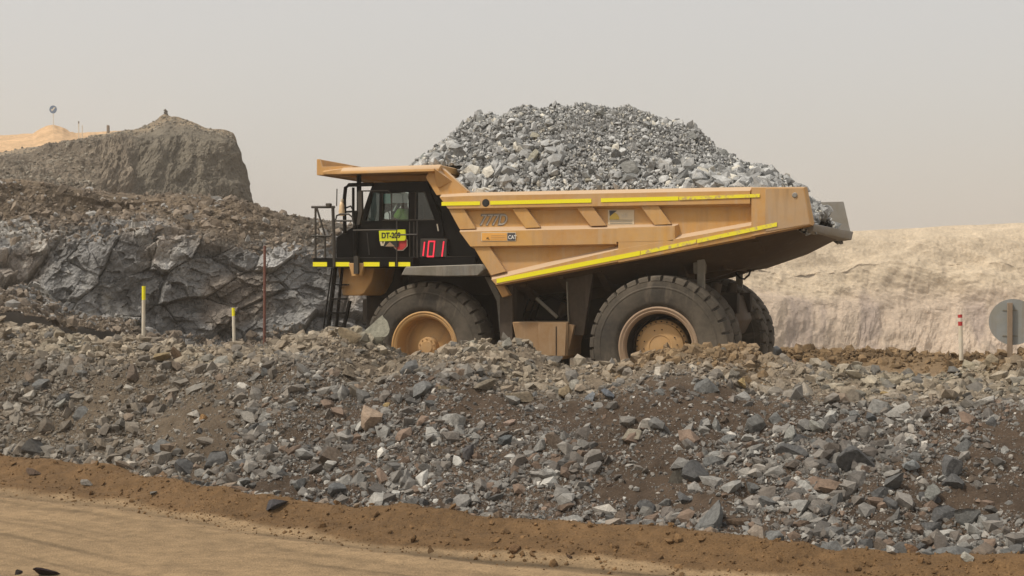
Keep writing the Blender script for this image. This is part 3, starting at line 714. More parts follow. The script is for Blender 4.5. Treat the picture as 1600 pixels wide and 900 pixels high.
# the rest of the larger rocks: told apart only by tone and place
TONES = [('dark grey', (.12, .121, .12)), ('mid grey', (.175, .178, .172)), ('pale grey', (.31, .305, .285)), ('brown-grey', (.165, .13, .10))]
def many(n, smin, smax, par, where, sel):
    c = 0; tries = 0
    while c < n and tries < n * 40:
        tries += 1; X, Y = slope_points(1, .25); P = surf(X, Y, .12, np.array([.1]))
        if not visible(P, 10)[0] or not sel(X[0], Y[0]): continue
        s = min(smin + smin * .5 * float(rng.pareto(par)), smax); ti = int(rng.choice(4, p=[.28, .38, .14, .20]))
        b, r, h = zones(X, 0 * X); t = (Y[0] - b[0]) / (YC - b[0])
        col_ = np.array(TONES[ti][1]) * rng.uniform(.85, 1.15)
        zone = where
        if t > .68: col_ = .45 * col_ + .55 * np.array([.24, .205, .15]); zl = 'rock in the dusty top of the %s' % zone
        else: zl = 'angular rock low on the %s' % zone
        lab = ('dusty ' if t > .68 else '') + TONES[ti][0] + ' ' + zl
        rock(0, 0, 0, tuple(col_), lab, P=P[0], size=s, group=lab.replace(' rock', ' rocks', 1)); c += 1
many(85, .13, .33, 1.9, 'slope right of the rear wheels', lambda x, y: x > 1.2)
many(50, .12, .30, 2.0, 'slope below the truck', lambda x, y: -6.5 < x <= 1.2)
many(30, .10, .26, 2.0, 'slope left of the truck', lambda x, y: x <= -6.5)

# ------------------------------------------------------------------ the load
hp = [(632, 290), (652, 256), (672, 243), (700, 222), (716, 208), (736, 188), (766, 174), (800, 172), (850, 168), (905, 169), (950, 170), (1008, 177), (1040, 192), (1070, 203), (1095, 212), (1150, 245), (1205, 268), (1228, 284), (1262, 312), (1292, 338)]
hpt = np.array([Q(px, py, 0.0) for px, py in hp]); HX0, HX1 = hpt[0, 0], hpt[-1, 0]
ZTOP = Q(1000, 294, -2.6)[1]
def heap_z(X, Y):
    rz = np.interp(X, hpt[:, 0], hpt[:, 1]); a = np.abs(Y) / 2.5
    basez = ZTOP - .12 - .80 * sstep(HX1 - 1.0, HX1, X)
    hh = np.maximum(rz - basez, -.4)
    edge = sstep(HX0 - .1, HX0 + .6, X)
    n = .13 * fbm(X * .9, Y * .9, 3, 601) + .09 * fbm(X * 3.2, Y * 3.2, 2, 602)
    return basez + hh * (1 - a ** 1.35) * edge + n
hx = np.linspace(HX0 - .2, HX1 - .05, 200); hy = np.linspace(-2.48, 2.48, 90); HXg, HYg = np.meshgrid(hx, hy)
HV = np.stack([HXg.ravel(), HYg.ravel(), heap_z(HXg.ravel(), HYg.ravel()) - .04], 1)
lf_ = grid_faces(90, 200)
n0 = 26000; X = rng.uniform(HX0, HX1, n0); Y = rng.uniform(-2.45, 2.45, n0); s = np.minimum(.022 + .02 * rng.pareto(2.6, n0), .06)
coarse = sstep(.5, 1.0, np.abs(Y) / 2.4) + sstep(0, 3, X); s = s * (.9 + .35 * coarse)
L0 = (T0s, np.stack([X, Y, heap_z(X, Y) + .2 * s], 1), s, rand_rot(n0), stone_colours(n0, X, Y, 'load'))
n1 = 7000; X = rng.uniform(HX0, HX1, n1); Y = rng.uniform(-2.45, 2.45, n1); s = np.minimum(.05 + .035 * rng.pareto(2.4, n1), .15)
coarse = sstep(.3, 1.0, np.abs(Y) / 2.4) + .7 * sstep(-1, 3, X); s = np.minimum(s * (.7 + .35 * coarse) * (.7 + .9 * sstep(-.3, .5, fbm(X * 1.1, Y * 1.1, 3, 611))), .22)
L1 = (T0, np.stack([X, Y, heap_z(X, Y) + .25 * s], 1), s, rand_rot(n1), stone_colours(n1, X, Y, 'load'))
def okload(L):
    P = L[1]; xf = Q(690, 300, -2.45)[0]; zc = Q(640, 257, -2.6)[1]; m = (P[:, 0] > xf + .25) | (P[:, 2] > zc + .03); return tuple([L[0]] + [a[m] for a in L[1:]])
L0 = okload(L0); L1 = okload(L1)
pile('crushed_rock', [L0, L1], M_stone, 'heaped load of crushed grey rock filling the truck body', 'rock load')
_m = (HV[lf_].mean(1)[:, 0] > Q(690, 300, -2.45)[0] + .2) | (HV[lf_].mean(1)[:, 2] > Q(640, 257, -2.6)[1] + .02); lf_ = lf_[_m]
hb = np_mesh('rock_fines', HV, lf_, np.tile(np.array([.17, .17, .165]), (len(HV), 1)), False)
tag(link('rock_fines', hb, M_stone), 'grey fines between the stones of the truck load', 'rock load', kind='stuff')
LG = 'bigger grey stones on the truck load'
def lrock(px, py, wpx, colr, label, hpx=None, grp=None):
    d = ray(px, py); t = 22.0
    while t < 34:
        q = CAM + d * t
        if abs(q[1]) < 2.5 and HX0 < q[0] < HX1 and q[2] < heap_z(np.array([q[0]]), np.array([q[1]]))[0] + .02: break
        t += .03
    if t >= 34: return
    rock(0, 0, 0, colr, label, P=CAM + d * t, size=wpx / 2 / FPX * t, hpx=hpx, group=grp)
def lrock2(*a, **k): lrock(*a, **k)
for a in [(836, 214, 26, (.42, .40, .32), 'creamy pale rock high in the middle of the truck load'),
          (832, 246, 30, (.40, .385, .31), 'creamy pale rock lower in the middle of the truck load'),
          (938, 178, 30, (.33, .33, .30), 'squarish pale grey rock on the crest of the truck load'),
          (960, 178, 22, (.27, .27, .26), 'light grey block right of the squarish one on the load crest'),
          (956, 228, 18, (.46, .455, .43), 'bright flat rock right of centre on the truck load'),
          (1082, 212, 30, (.30, .305, .29), 'pale block standing on the right shoulder of the truck load'),
          (1132, 280, 30, (.29, .30, .295), 'light grey cube sitting on the body rail at right of the load'),
          (662, 246, 26, (.26, .285, .27), 'greenish grey boulder at the front end of the load by the canopy'),
          (720, 244, 40, (.23, .235, .23), 'broad grey boulder on the front left slope of the load'),
          (920, 283, 26, (.34, .315, .25), 'tan-grey rock just above the body rail at mid load'),
          (987, 268, 46, (.24, .24, .225), 'long grey slab lying above the body rail'),
          (893, 231, 24, (.20, .21, .21), 'dark rounded rock in the middle right of the load'),
          (1170, 272, 26, (.23, .235, .24), 'dark grey angular rock near the right end of the load')]:
    lrock(*a)
for i in range(62):
    px = random.uniform(700, 1225); top = np.interp(px, [a[0] for a in hp], [a[1] for a in hp]); py = top + 8 + (292 - top - 8) * random.random() ** .6
    ti = random.choice([0, 1, 1, 2]); nm = ['dark grey', 'mid grey', 'light grey'][ti]; cc = [(.19, .195, .195), (.29, .29, .28), (.40, .395, .37)][ti]
    lab = nm + ' angular stone standing out of the crushed rock on the truck'
    lrock(px, py, min(11 + 6 * random.paretovariate(2.2) - 6, 26) * (1.0 + .35 * (px > 980)), tuple(np.array(cc) * random.uniform(.9, 1.1)), lab, grp=nm + ' angular stones on the truck load')

# ------------------------------------------------------------------ THE TRUCK
truck = empty('dump_truck', (0, 0, 0))
tag(truck, 'dusty yellow rigid mining dump truck with black cab heaped with grey rock', 'dump truck')
YN = -2.75
def q(pts, Y=YN): return [Q(a, b, Y) for a, b in pts]
def mir(f): f(1); f(-1)
# --- body: side walls
def body_side(sg):
    yo, yi, yb = -2.75 * sg, -2.45 * sg, -2.60 * sg
    m = MB()
    out = q([(685, 303), (775, 447), (1270, 352), (1258, 291), (732, 300)])
    m.prism(out, yi, yb)
    if sg == 1: top = q([(684, 304), (690, 316), (700, 328), (1174, 319), (1174, 291.5), (732, 300)])
    else: top = q([(684, 304), (690, 316), (700, 328), (1174, 319), (1174, 291.5), (732, 300)])
    def shelf(outer, inner, d=.0): m.frustum(q(outer), yb + .001 * sg, q(inner), yo + d * sg)
    # top rail, mid rail, bottom rail: faces with sloped ledges
    shelf([(685, 303), (702, 330), (1174, 322), (1174, 291), (732, 300)], [(687, 308), (700, 326), (1172, 318), (1172, 298), (733, 306)])
    shelf([(716, 355), (736, 388), (965, 384), (965, 376), (1058, 376), (1058, 349)], [(718, 362), (735, 385), (963, 381), (963, 378), (1052, 376), (1052, 355)])
    m.frustum(q([(964, 386), (964, 352), (1058, 350), (1058, 374), (1178, 348), (1178, 372), (964, 412)]), yb + .002 * sg, q([(966, 384), (966, 356), (1054, 353), (1054, 376), (1174, 352), (1174, 370), (966, 410)]), yo + .003 * sg)
    shelf([(765, 428), (775, 447), (1178, 369.5), (1178, 345), (965, 383), (790, 424)], [(768, 437), (775, 445), (1176, 368), (1176, 352), (965, 390), (790, 432)])
    # tail plate
    m.frustum(q([(1172, 291.4), (1172, 370), (1270, 352), (1258, 291)]), yb + .003 * sg, q([(1174, 293), (1174, 369), (1267, 351), (1256, 293)]), yo - .002 * sg)
    # posts
    for a in ([(700, 327), (717, 358), (742, 357), (723, 326)], [(799, 326), (820, 356), (843, 355), (821, 325)], [(900, 324), (922, 353), (946, 352), (925, 323)], [(1000, 322), (1022, 351), (1048, 350), (1027, 321)],
              [(739, 386), (766, 430), (789, 424), (763, 385)]):
        m.frustum(q(a), yb + .004 * sg, q([(x + (2 if x == max(p[0] for p in a) else 0) * 0, y) for x, y in a]), yo + .04 * sg)
    return m
bs = body_side(1).build('body_side', M_yel, truck)
tail_x = Q(1262, 320, YN)
bf = body_side(-1).build('body_side', M_yel, truck)
# worn tail skin: a scoured wear plate at each rear corner
for sg in (1, -1):
    m = MB(); m.prism(q([(1196, 295), (1196, 362), (1266, 350), (1255, 294)]), -2.753 * sg, -2.762 * sg); m.build('wear_plate', M_tail, truck, .004)
    m = MB(); m.lathe([(0, -.012 * sg), (.035, -.012 * sg), (.052, .012 * sg), (.085, .012 * sg), (.085, .03 * sg)], (Q(1242, 305, YN)[0], -2.77 * sg, Q(1242, 305, YN)[1]), 20); m.build('pin_boss', M_worn, truck)
# black disc painting the dark of a hole in the top rail
m = MB(); hx_, hz_ = Q(759, 317, YN); m.lathe([(0, -.004), (.058, -.004), (.058, .003), (.075, .003), (.078, .01)], (hx_, -2.757, hz_), 20)
m.build('rail_hole_dark', M_ink, truck)
# --- floor: shallow V with a keel, front wall, ribs
fr = [Q(775, 445, -2.5), Q(1268, 351, -2.5)]
m = MB()
kx0, kz0 = Q(800, 470, 0); kx1, kz1 = Q(1150, 430, 0); kx2, kz2 = Q(1262, 384, 0); kx3, kz3 = Q(1282, 371, 0)
A = (fr[0][0], fr[0][1]); B = (fr[1][0], fr[1][1])
def lerp(p, q_, t): return (p[0] + (q_[0] - p[0]) * t, p[1] + (q_[1] - p[1]) * t)
secs = []
for t, drop in ((0, .30), (.3, .34), (.6, .44), (.76, .48), (.9, .34), (1.0, .14)):
    x, z = lerp(A, B, t); secs.append((x, z, drop))
vs = []; fs = []
for x, z, dp in secs:
    ring = [(x, -2.6, z + .02), (x, -1.5, z - dp), (x, 1.5, z - dp), (x, 2.6, z + .02), (x, 2.6, z + .12), (x, 1.3, z - dp + .14), (x, -1.3, z - dp + .14), (x, -2.6, z + .12)]
    vs += ring
for i in range(len(secs) - 1):
    for k in range(8): fs.append((i * 8 + k, i * 8 + (k + 1) % 8, (i + 1) * 8 + (k + 1) % 8, (i + 1) * 8 + k))
fs += [tuple(range(8)), tuple(len(vs) - 8 + k for k in range(8))]
m.add(vs, fs)
xt, zt = Q(1268, 352, YN); 
# rear lip: the scoured end of the duck tail between the side walls
m.build('body_floor', M_under, truck, .004)
m = MB(); m.hull8([(xt - .12, -2.45, zt - .13), (xt - .12, 2.6, zt - .13), (xt + .16, 2.5, zt - .10), (xt + .02, -2.62, zt - .10)], [(xt - .12, -2.45, zt + .03), (xt - .12, 2.6, zt + .03), (xt + .20, 2.5, zt + .08), (xt + .03, -2.62, zt + .03)])
m.build('tail_lip', M_worn, truck, .01)
# inner liner of the far wall at the tail (steel scoured grey)
m = MB(); m.prism([(xt - 2.6, zt + .5), (xt - .1, zt + .02), (xt + .16, zt + .0), (xt - .0, ZTOP - .03), (xt - 2.6, ZTOP - .03)], 2.40, 2.447); m.build('wall_liner', M_worn, truck)
for i in range(7):                                        # cross ribs under the floor
    t = .08 + i * .125; x, z = lerp(A, B, t); m = MB(); dp = float(np.interp(t, [0, .6, .75, .85, 1], [.30, .38, .30, .20, .05]))
    m.hull8([(x - .07, -2.3, z - .12), (x + .07, -2.3, z - .12), (x + .07, 2.3, z - .12), (x - .07, 2.3, z - .12)][0:4], [(x - .07, -2.3, z - .0), (x + .07, -2.3, z - .0), (x + .07, 2.3, z - .0), (x - .07, 2.3, z - .0)])
    m.hull8([(x - .07, -1.5, z - dp - .16), (x + .07, -1.5, z - dp - .16), (x + .07, 1.5, z - dp - .16), (x - .07, 1.5, z - dp - .16)], [(x - .08, -2.2, z - .10), (x + .08, -2.2, z - .10), (x + .08, 2.2, z - .10), (x - .08, 2.2, z - .10)])
    m.build('floor_rib', M_under, truck, .006)
for sy in (-.75, .75):                                    # body hinge rails
    m = MB(); m.prism([Q(800, 462, 0), Q(805, 492, 0), Q(1130, 434, 0), Q(1180, 418, 0), Q(1215, 404, 0), Q(1235, 380, 0)], sy - .14, sy + .14); m.build('body_rail', M_under, truck, .01)
x0, z0 = Q(687, 308, YN); x1, z1 = Q(776, 445, YN)
m = MB(); m.hull8([(x1, -2.44, z1 - .25), (x1 + .15, -2.44, z1 - .2), (x1 + .15, 2.44, z1 - .2), (x1, 2.44, z1 - .25)], [(x0, -2.44, z0), (x0 + .15, -2.44, z0), (x0 + .15, 2.44, z0), (x0, 2.44, z0)]); m.build('front_wall', M_yel, truck, .01)
# --- canopy
cx0, cz0 = Q(533, 263, -2.6); cx1, cz1 = Q(690, 258, -2.6)
tipx = Q(497, 262, -2.3)[0]; zt0 = Q(497, 274, -2.3)[1]; zt1 = Q(497, 249, -2.3)[1]
zb = cz1 - .13
m = MB()
plan = [(tipx, -2.3), (cx0, -2.6), (cx1, -2.6), (cx1, 2.6), (cx0, 2.6), (tipx, 2.3)]
zs_t = [zt0 + .08, cz0 + .0, cz1, cz1, cz0, zt0 + .08]; zs_b = [zt0 + .02, cz0 - .13, cz1 - .14, cz1 - .14, cz0 - .13, zt0 + .02]
m.add([(x, y, z) for (x, y), z in zip(plan, zs_b)] + [(x, y, z) for (x, y), z in zip(plan, zs_t)],
      [(5, 4, 3, 2, 1, 0), (6, 7, 8, 9, 10, 11)] + [(i, (i + 1) % 6, (i + 1) % 6 + 6, i + 6) for i in range(6)])
can = m.build('canopy', M_yel, truck, .015)
# rolled near edge, front lip and side cheek
for sg in (1, -1):
    m = MB(); y0, y1 = -2.6 * sg, -2.74 * sg
    a = [(cx0 - .03, cz0 - .13), (cx1, cz1 - .14), (cx1, cz1 + .015), (cx0 + .05, cz0 + .015)]
    b = [(cx0 + .02, cz0 - .13), (cx1, cz1 - .13), (cx1, cz1 - .08), (cx0 + .06, cz0 - .07)]
    m.frustum(a, y0, b, y1); m.build('canopy_edge', M_yel, can, .006)
    m = MB(); ya, yb2 = -2.30 * sg, -2.33 * sg
    ck = [(tipx, zt0), (cx0 + .1, zt0 - .01), (cx0 + .14, zt0 + .17), (tipx + .12, zt0 + .17), (tipx + .075, zt1), (tipx, zt1)]
    m.frustum(ck, ya, ck, -2.36 * sg); 
    m.build('canopy_cheek', M_yel, can, .006)
m = MB(); m.hull8([(tipx, -2.30, zt0), (tipx + .06, -2.30, zt0), (tipx + .06, 2.30, zt0), (tipx, 2.30, zt0)], [(tipx - .0, -2.30, zt1), (tipx + .05, -2.30, zt1), (tipx + .05, 2.30, zt1), (tipx - .0, 2.30, zt1)])
m.build('front_lip', M_yel, can, .008)
# canopy stiffeners below
for i in range(5):
    y = -1.9 + i * .95; m = MB(); m.prism([(tipx + .3, zt0 + .01), (cx1, zb - .02), (cx1, zb - .16), (cx0 + .4, zt0 - .10)], y - .05, y + .05); m.build('canopy_rib', M_yel, can)
# riser between canopy and body front
for sg in (1, -1):
    m = MB(); m.prism([Q(686, 258, -2.6), Q(731, 299, -2.6), Q(728, 303, -2.6), Q(682, 305, -2.6), Q(665, 277, -2.6), Q(672, 266, -2.6)], -2.60 * sg, -2.45 * sg); m.build('riser_side', M_yel, truck, .006)
    m = MB(); a = Q(685, 262, -2.6); b = Q(706, 283, -2.6); c = Q(685, 294, -2.6)
    m.add([(a[0], -2.602 * sg, a[1]), (b[0], -2.602 * sg, b[1]), (c[0], -2.602 * sg, c[1]), (a[0] - .01, -2.80 * sg, a[1] - .03), (c[0] + .0, -2.64 * sg, c[1])], [(0, 1, 2), (0, 3, 1), (0, 2, 4, 3), (3, 4, 1), (4, 2, 1)])
    m.build('riser_gusset', M_yel, truck)
m = MB(); xa, za = Q(667, 277, -2.5); xb, zb_ = Q(690, 306, -2.5); m.hull8([(xb, -2.44, zb_), (xb + .12, -2.44, zb_), (xb + .12, 2.44, zb_), (xb, 2.44, zb_)], [(xa, -2.44, za), (xa + .3, -2.44, za + .2), (xa + .3, 2.44, za + .2), (xa, 2.44, za)]); m.build('riser_panel', M_yel, truck)
# --- tapes
def band(pa, pb, h, Y, mt, name='reflective_tape'):
    (xa, za), (xb, zb2) = Q(*pa, Y), Q(*pb, Y); hh = h / FPX * 26 / 2
    m = MB(); m.prism([(xa, za - hh), (xb, zb2 - hh), (xb, zb2 + hh), (xa, za + hh)], Y, Y - .004); return m.build(name, mt, bs)
band((690, 318.5), (750, 317.5), 6, -2.755, M_tape); band((766, 317), (924, 313.5), 6, -2.755, M_tape); band((939, 313), (1060, 310), 6, -2.755, M_tape); band((1061, 310), (1187, 305.5), 5, -2.762, M_tapew)
band((776, 439), (1000, 395.4), 7, -2.755, M_tape); band((1001, 395.2), (1088, 377), 6, -2.757, M_tapew); band((1089, 376.8), (1214, 350.5), 6, -2.768, M_tapew)
# --- writing
def text(body, px, py, Y, hpx, mt, parent, name='lettering', shear=0.0, sx=1.0, depth=26.0, ext=.002, bold=0.0, spacing=1.0, out=True):
    cu = bpy.data.curves.new(name, 'FONT'); cu.body = body; cu.size = 1.0; cu.align_x = 'LEFT'; cu.extrude = ext; cu.shear = shear; cu.offset = bold; cu.space_character = spacing
    o = bpy.data.objects.new(name, cu); COL.objects.link(o); dg = bpy.context.evaluated_depsgraph_get(); me = bpy.data.meshes.new_from_object(o.evaluated_get(dg))
    bpy.data.objects.remove(o); bpy.data.curves.remove(cu)
    k = hpx / FPX * depth / .72
    for v in me.vertices: v.co = (v.co.x * k * sx, v.co.y * k, v.co.z)
    X, Z = Q(px, py, Y)
    for v in me.vertices: v.co = (X + v.co.x, Y - .003 - v.co.z, Z + v.co.y)
    return link(name, me, mt, parent)
text('777D', 748, 352.5, -2.602, 18.5, M_grey, bs, 'model_badge', shear=.25, sx=.80, bold=.03, depth=26.2)
text('777D', 749, 351.8, -2.609, 17, M_worn2, bs, 'model_badge', shear=.25, sx=.80 * 1.085, depth=26.2)
M_dec = mat('orange_decal', (.75, .38, .08), .5); M_decw = mat('cream_decal', (.62, .52, .36), .6); M_navy = mat('dark_decal', (.06, .06, .07), .5); M_yd = mat('mustard_decal', (.55, .40, .08), .6); M_wtxt = mat('white_print', (.75, .73, .68), .6)
def plate(x0, y0, x1, y1, Y, mt, name, parent, th=.004, out=None):
    m = MB(); m.prism([Q(x0, y1, Y), Q(x1, y1, Y), Q(x1, y0, Y), Q(x0, y0, Y)], Y, Y - th); return m.build(name, mt, parent)
d = plate(752, 363, 806, 377, -2.753, M_decw, 'decal', bs); plate(753, 364, 792, 376, -2.758, M_dec, 'decal_panel', bs); plate(793, 364, 805, 376, -2.758, M_navy, 'decal_panel', bs)
text('CAT', 794, 373.5, -2.763, 6, M_wtxt, bs, 'lettering', sx=.85, bold=.02)
text('AL', 760, 374, -2.763, 4, M_ink, bs, 'lettering', sx=.8)
for yy in (368, 370.6, 373.2): plate(767, yy - .5, 790, yy + .4, -2.763, M_rim, 'print_line', bs, .002)
plate(950, 328, 991, 351, -2.606, M_decw, 'decal', bs)
m = MB(); pts = [(952, 343)] + [(952 + 16 * math.sin(t), 343 - 13 * math.cos(t)) for t in np.linspace(.2, 1.5, 8)] + [(966, 343)]; m.prism(q(pts, -2.612), -2.612, -2.615); m.build('decal_panel', M_yd, bs)
m = MB(); m.prism(q([(952, 329), (964, 329), (953, 338)], -2.612), -2.612, -2.616); m.build('decal_panel', M_navy, bs)
text('alc', 971, 340, -2.612, 7, M_white, bs, 'lettering', sx=1.0)
for yy in (344, 346.5, 349): plate(953, yy - .5, 988, yy + .3, -2.612, M_grey, 'print_line', bs, .002)

# --- wheels
def tyre_mesh(R, Ri, W, lugs=34):
    """cross-section with treaded shoulders; open grooves between the lugs"""
    hw = W / 2
    prof = [(Ri, -hw * .62), (Ri + .03, -hw * .80), (Ri + (R - Ri) * .15, -hw * .93), (Ri + (R - Ri) * .17, -hw * .955), (Ri + (R - Ri) * .24, -hw * .975), (Ri + (R - Ri) * .45, -hw * 1.03), (Ri + (R - Ri) * .60, -hw * 1.015), (Ri + (R - Ri) * .62, -hw * 1.035), (Ri + (R - Ri) * .65, -hw * 1.03), (Ri + (R - Ri) * .67, -hw * 1.0), (R * .915, -hw * .965), (R * .925, -hw * .985), (R * .972, -hw * .93), (R * .99, -hw * .80), (R, -hw * .5), (R * 1.003, -hw * .16)]
    prof = prof + [(r, -y) for r, y in prof[::-1]]
    n = len(prof); vs = []; fs = []; seg = 6; tot = lugs * seg
    for k in range(tot):
        l, j = divmod(k, seg); fr_ = [0, .20, .24, .60, .96, 1.0][j] if False else [0.0, .035, .30, .55, .80, .965][j]
        groove = j == 0
        for i, (r, y) in enumerate(prof):
            c = 11 <= i <= n - 12; mid = abs(y) < hw * .2
            side = 1 if y > 0 else -1; a = 2 * math.pi * (l + (fr_ if not groove else 0.0) + (0.5 if side > 0 else 0)) / lugs
            if j in (5,): a = 2 * math.pi * (l + .84 + (0.5 if side > 0 else 0)) / lugs
            if j == 4: a = 2 * math.pi * (l + .80 + (0.5 if side > 0 else 0)) / lugs
            if j == 1: a = 2 * math.pi * (l + .96 - .96 + .04 + (0.5 if side > 0 else 0)) / lugs
            if mid: a -= 2 * math.pi * (0.5 if side > 0 else 0) / lugs; 
            rr = r; yy = y
            if groove or j == 5:
                if c and not mid: rr = r - .062 * R; yy = y * .97
            a -= (abs(y) / hw) * .02
            vs.append((rr * math.cos(a), yy, rr * math.sin(a)))
    for k in range(tot):
        for i in range(n - 1):
            a = k * n + i; b = ((k + 1) % tot) * n + i; fs.append((a, a + 1, b + 1, b))
    return vs, fs
def wheel(x, ycen, R, W, sg, front):
    """sg=+1: outer face towards -Y"""
    e = empty('wheel', (x, ycen, 1.262 if front else R)); e.parent = truck
    Ri = .68 if front else R * .535
    vs, fs = tyre_mesh(R, Ri, W); 
    m = MB(); m.add([(a, b * sg, c) for a, b, c in vs], fs, True); m.build('tyre', M_tyre, e, sharp=32)
    # sidewall rings
    hw = W / 2
    if front:
        p = [(Ri * 1.035, -hw * .62), (Ri * 1.06, -hw * .86), (Ri * 1.02, -hw * .90), (Ri * .965, -hw * .84), (Ri * .95, -hw * .86), (Ri * .90, -hw * .80), (Ri * .885, -hw * .74), (Ri * .86, -hw * .35), (Ri * .84, hw * .15), (Ri * .78, hw * .22), (Ri * .36, -hw * .12), (Ri * .31, -hw * .14), (Ri * .28, -hw * .48), (Ri * .19, -hw * .52), (Ri * .17, -hw * .56), (0, -hw * .57)]
        m = MB(); m.lathe([(r, y * sg) for r, y in p], (0, 0, 0), 64); m.build('rim', M_rim, e, sharp=28)
        m = MB()
        for k in range(10):
            t = 2 * math.pi * k / 10; m.lathe([(0, -.03 * sg), (.014, -.03 * sg), (.014, 0)], (Ri * .235 * math.cos(t), -hw * .50 * sg, Ri * .235 * math.sin(t)), 6, sm=False)
        m.build('hub_bolts', M_rim, e)
    else:
        p = [(Ri * 1.03, -hw * .6), (Ri * 1.06, -hw * .86), (Ri * 1.02, -hw * .90), (Ri * .96, -hw * .84), (Ri * .945, -hw * .87), (Ri * .90, -hw * .80), (Ri * .87, -hw * .55), (Ri * .84, hw * .25), (Ri * .80, hw * .3)]
        m = MB(); m.lathe([(r, y * sg) for r, y in p[:7]], (0, 0, 0), 64); m.build('rim', M_riml, e, sharp=28)
        m = MB(); m.lathe([(r, y * sg) for r, y in p[6:]], (0, 0, 0), 64); m.build('rim_well', M_dark, e, sharp=28)  # dark material paints the shade inside the wheel recess
    return e
XF = -4.84
RF = 1.315; RR = 1.345
wf = wheel(XF, -2.14, RF, .72, 1, True); wheel(XF, 2.14, RF, .72, -1, True)
w1 = wheel(0, -2.36, RR, .70, 1, False); w2 = wheel(0, -1.57, RR, .70, 1, False); w3 = wheel(0, 2.36, RR, .70, -1, False); w4 = wheel(0, 1.57, RR, .70, -1, False)
for e, a in ((wf, .3), (w1, .12), (w2, .9), (w3, .5), (w4, 1.4)): e.rotation_euler = (0, a, 0)
for sg in (1, -1):
    R5 = RR * .535
    m = MB(); c = (0, -2.36 * sg, RR)
    m.lathe([(y_, z_ * sg) for y_, z_ in [(R5 * .72, .40), (R5 * .71, .10), (R5 * .70, .02), (R5 * .66, -.01), (R5 * .62, -.02), (R5 * .60, -.06), (R5 * .56, -.075), (R5 * .30, -.11), (R5 * .28, -.10), (0, -.115)]], c, 56)
    hub = m.build('final_drive', M_rim, truck, sharp=25)
    m = MB()
    for k in range(28):
        t = 2 * math.pi * k / 28; m.lathe([(0, -.035 * sg), (.014, -.035 * sg), (.014, 0)], (R5 * .66 * math.cos(t), (-2.36 - .005) * sg, RR + R5 * .66 * math.sin(t)), 6, sm=False)
    for k in range(14):
        t = 2 * math.pi * (k + .3) / 14
        if k % 3 != 2: m.lathe([(0, -.022 * sg), (.012, -.022 * sg), (.012, 0)], (R5 * .45 * math.cos(t), (-2.36 - .088) * sg, RR + R5 * .45 * math.sin(t)), 6, sm=False)
    m.build('drive_bolts', M_dark, hub)
# axle housing and frame
m = MB(); m.lathe([(.0, -1.9), (.30, -1.9), (.32, -1.2), (.42, -.7), (.52, 0), (.42, .7), (.32, 1.2), (.30, 1.9), (0, 1.9)], (0, 0, RR), 28); m.build('rear_axle', M_dark, truck)
m = MB(); m.lathe([(.0, -1.9), (.16, -1.9), (.18, 0), (.16, 1.9), (0, 1.9)], (XF, 0, RF), 20); m.build('front_axle', M_dark, truck)
for sy in (-.72, .72):
    m = MB(); m.prism([(1.15, 1.95), (1.15, 2.35), (-1.5, 2.35), (-4.2, 2.45), (-7.0, 2.2), (-7.0, 1.7), (-4.6, 1.75), (-3.0, 1.35), (-1.2, 1.45)], sy - .13, sy + .13); m.build('frame_rail', M_dark, truck, .01)
m = MB(); m.box(-6.2, -3.6, -1.0, 1.0, 1.5, 2.9); m.box(-3.6, -1.6, -.45, .45, 1.0, 2.0); m.box(-5.6, -3.4, -1.5, 1.5, 2.3, 2.95); m.build('engine', M_dark, truck, .03)
m = MB(); m.lathe([(0, -1.1), (.30, -1.1), (.34, -.9), (.34, .9), (.30, 1.1), (0, 1.1)], (-2.6, -1.0, 1.25), 20, axis='z'); 
m.build('transmission', M_dark, truck)
# hoist cylinders and a pipe behind the tank
for sy in (-1.15, 1.15):
    m = MB(); m.tube([(-3.0, sy, 1.2), (-2.2, sy, 2.2)], .13, 14); m.tube([(-2.25, sy, 2.15), (-1.6, sy, 2.95)], .085, 12); m.build('hoist_cylinder', M_under, truck)
a = PY(838, 466, -2.0); b = PY(871, 496, -2.0); m = MB(); m.tube([a, b], .035, 8); m.build('grab_pipe', M_grey, truck)
m = MB()
for dx in (0, .18, .33): m.tube([PY(815 + dx * 60, 500, -1.7), PY(825 + dx * 60, 470, -1.6), PY(842 + dx * 90, 462, -1.5), PY(890, 470 + dx * 30, -1.5)], .022, 6)
m.build('hose', M_blk, truck)
# fuel tank
ty = -2.35
m = MB(); m.prism(q([(800, 503), (887, 503), (887, 557), (812, 560)], ty), ty, ty + .9); tank = m.build('fuel_tank', M_tank, truck, .02)
m = MB(); m.prism(q([(842, 504), (886, 504), (884, 556), (842, 558)], ty), ty - .035, ty); tc_ = m.build('tank_cover', M_tank, tank, .008)
m = MB(); m.bar((*[Q(870, 510, ty)[0]], ty - .038, Q(870, 510, ty)[1]), (Q(870, 555, ty)[0], ty - .038, Q(870, 555, ty)[1]), .018, .012); m.bar((Q(843, 556, ty)[0], ty - .038, Q(843, 556, ty)[1]), (Q(870, 556, ty)[0], ty - .038, Q(870, 556, ty)[1]), .012, .012); m.build('tank_seam', M_dark, tank)
m = MB(); m.prism(q([(884, 506), (896, 508), (888, 545), (877, 562), (845, 565), (845, 558), (872, 556)], ty), ty + .05, ty + .8); m.build('tank_skid', M_tank, tank, .01)
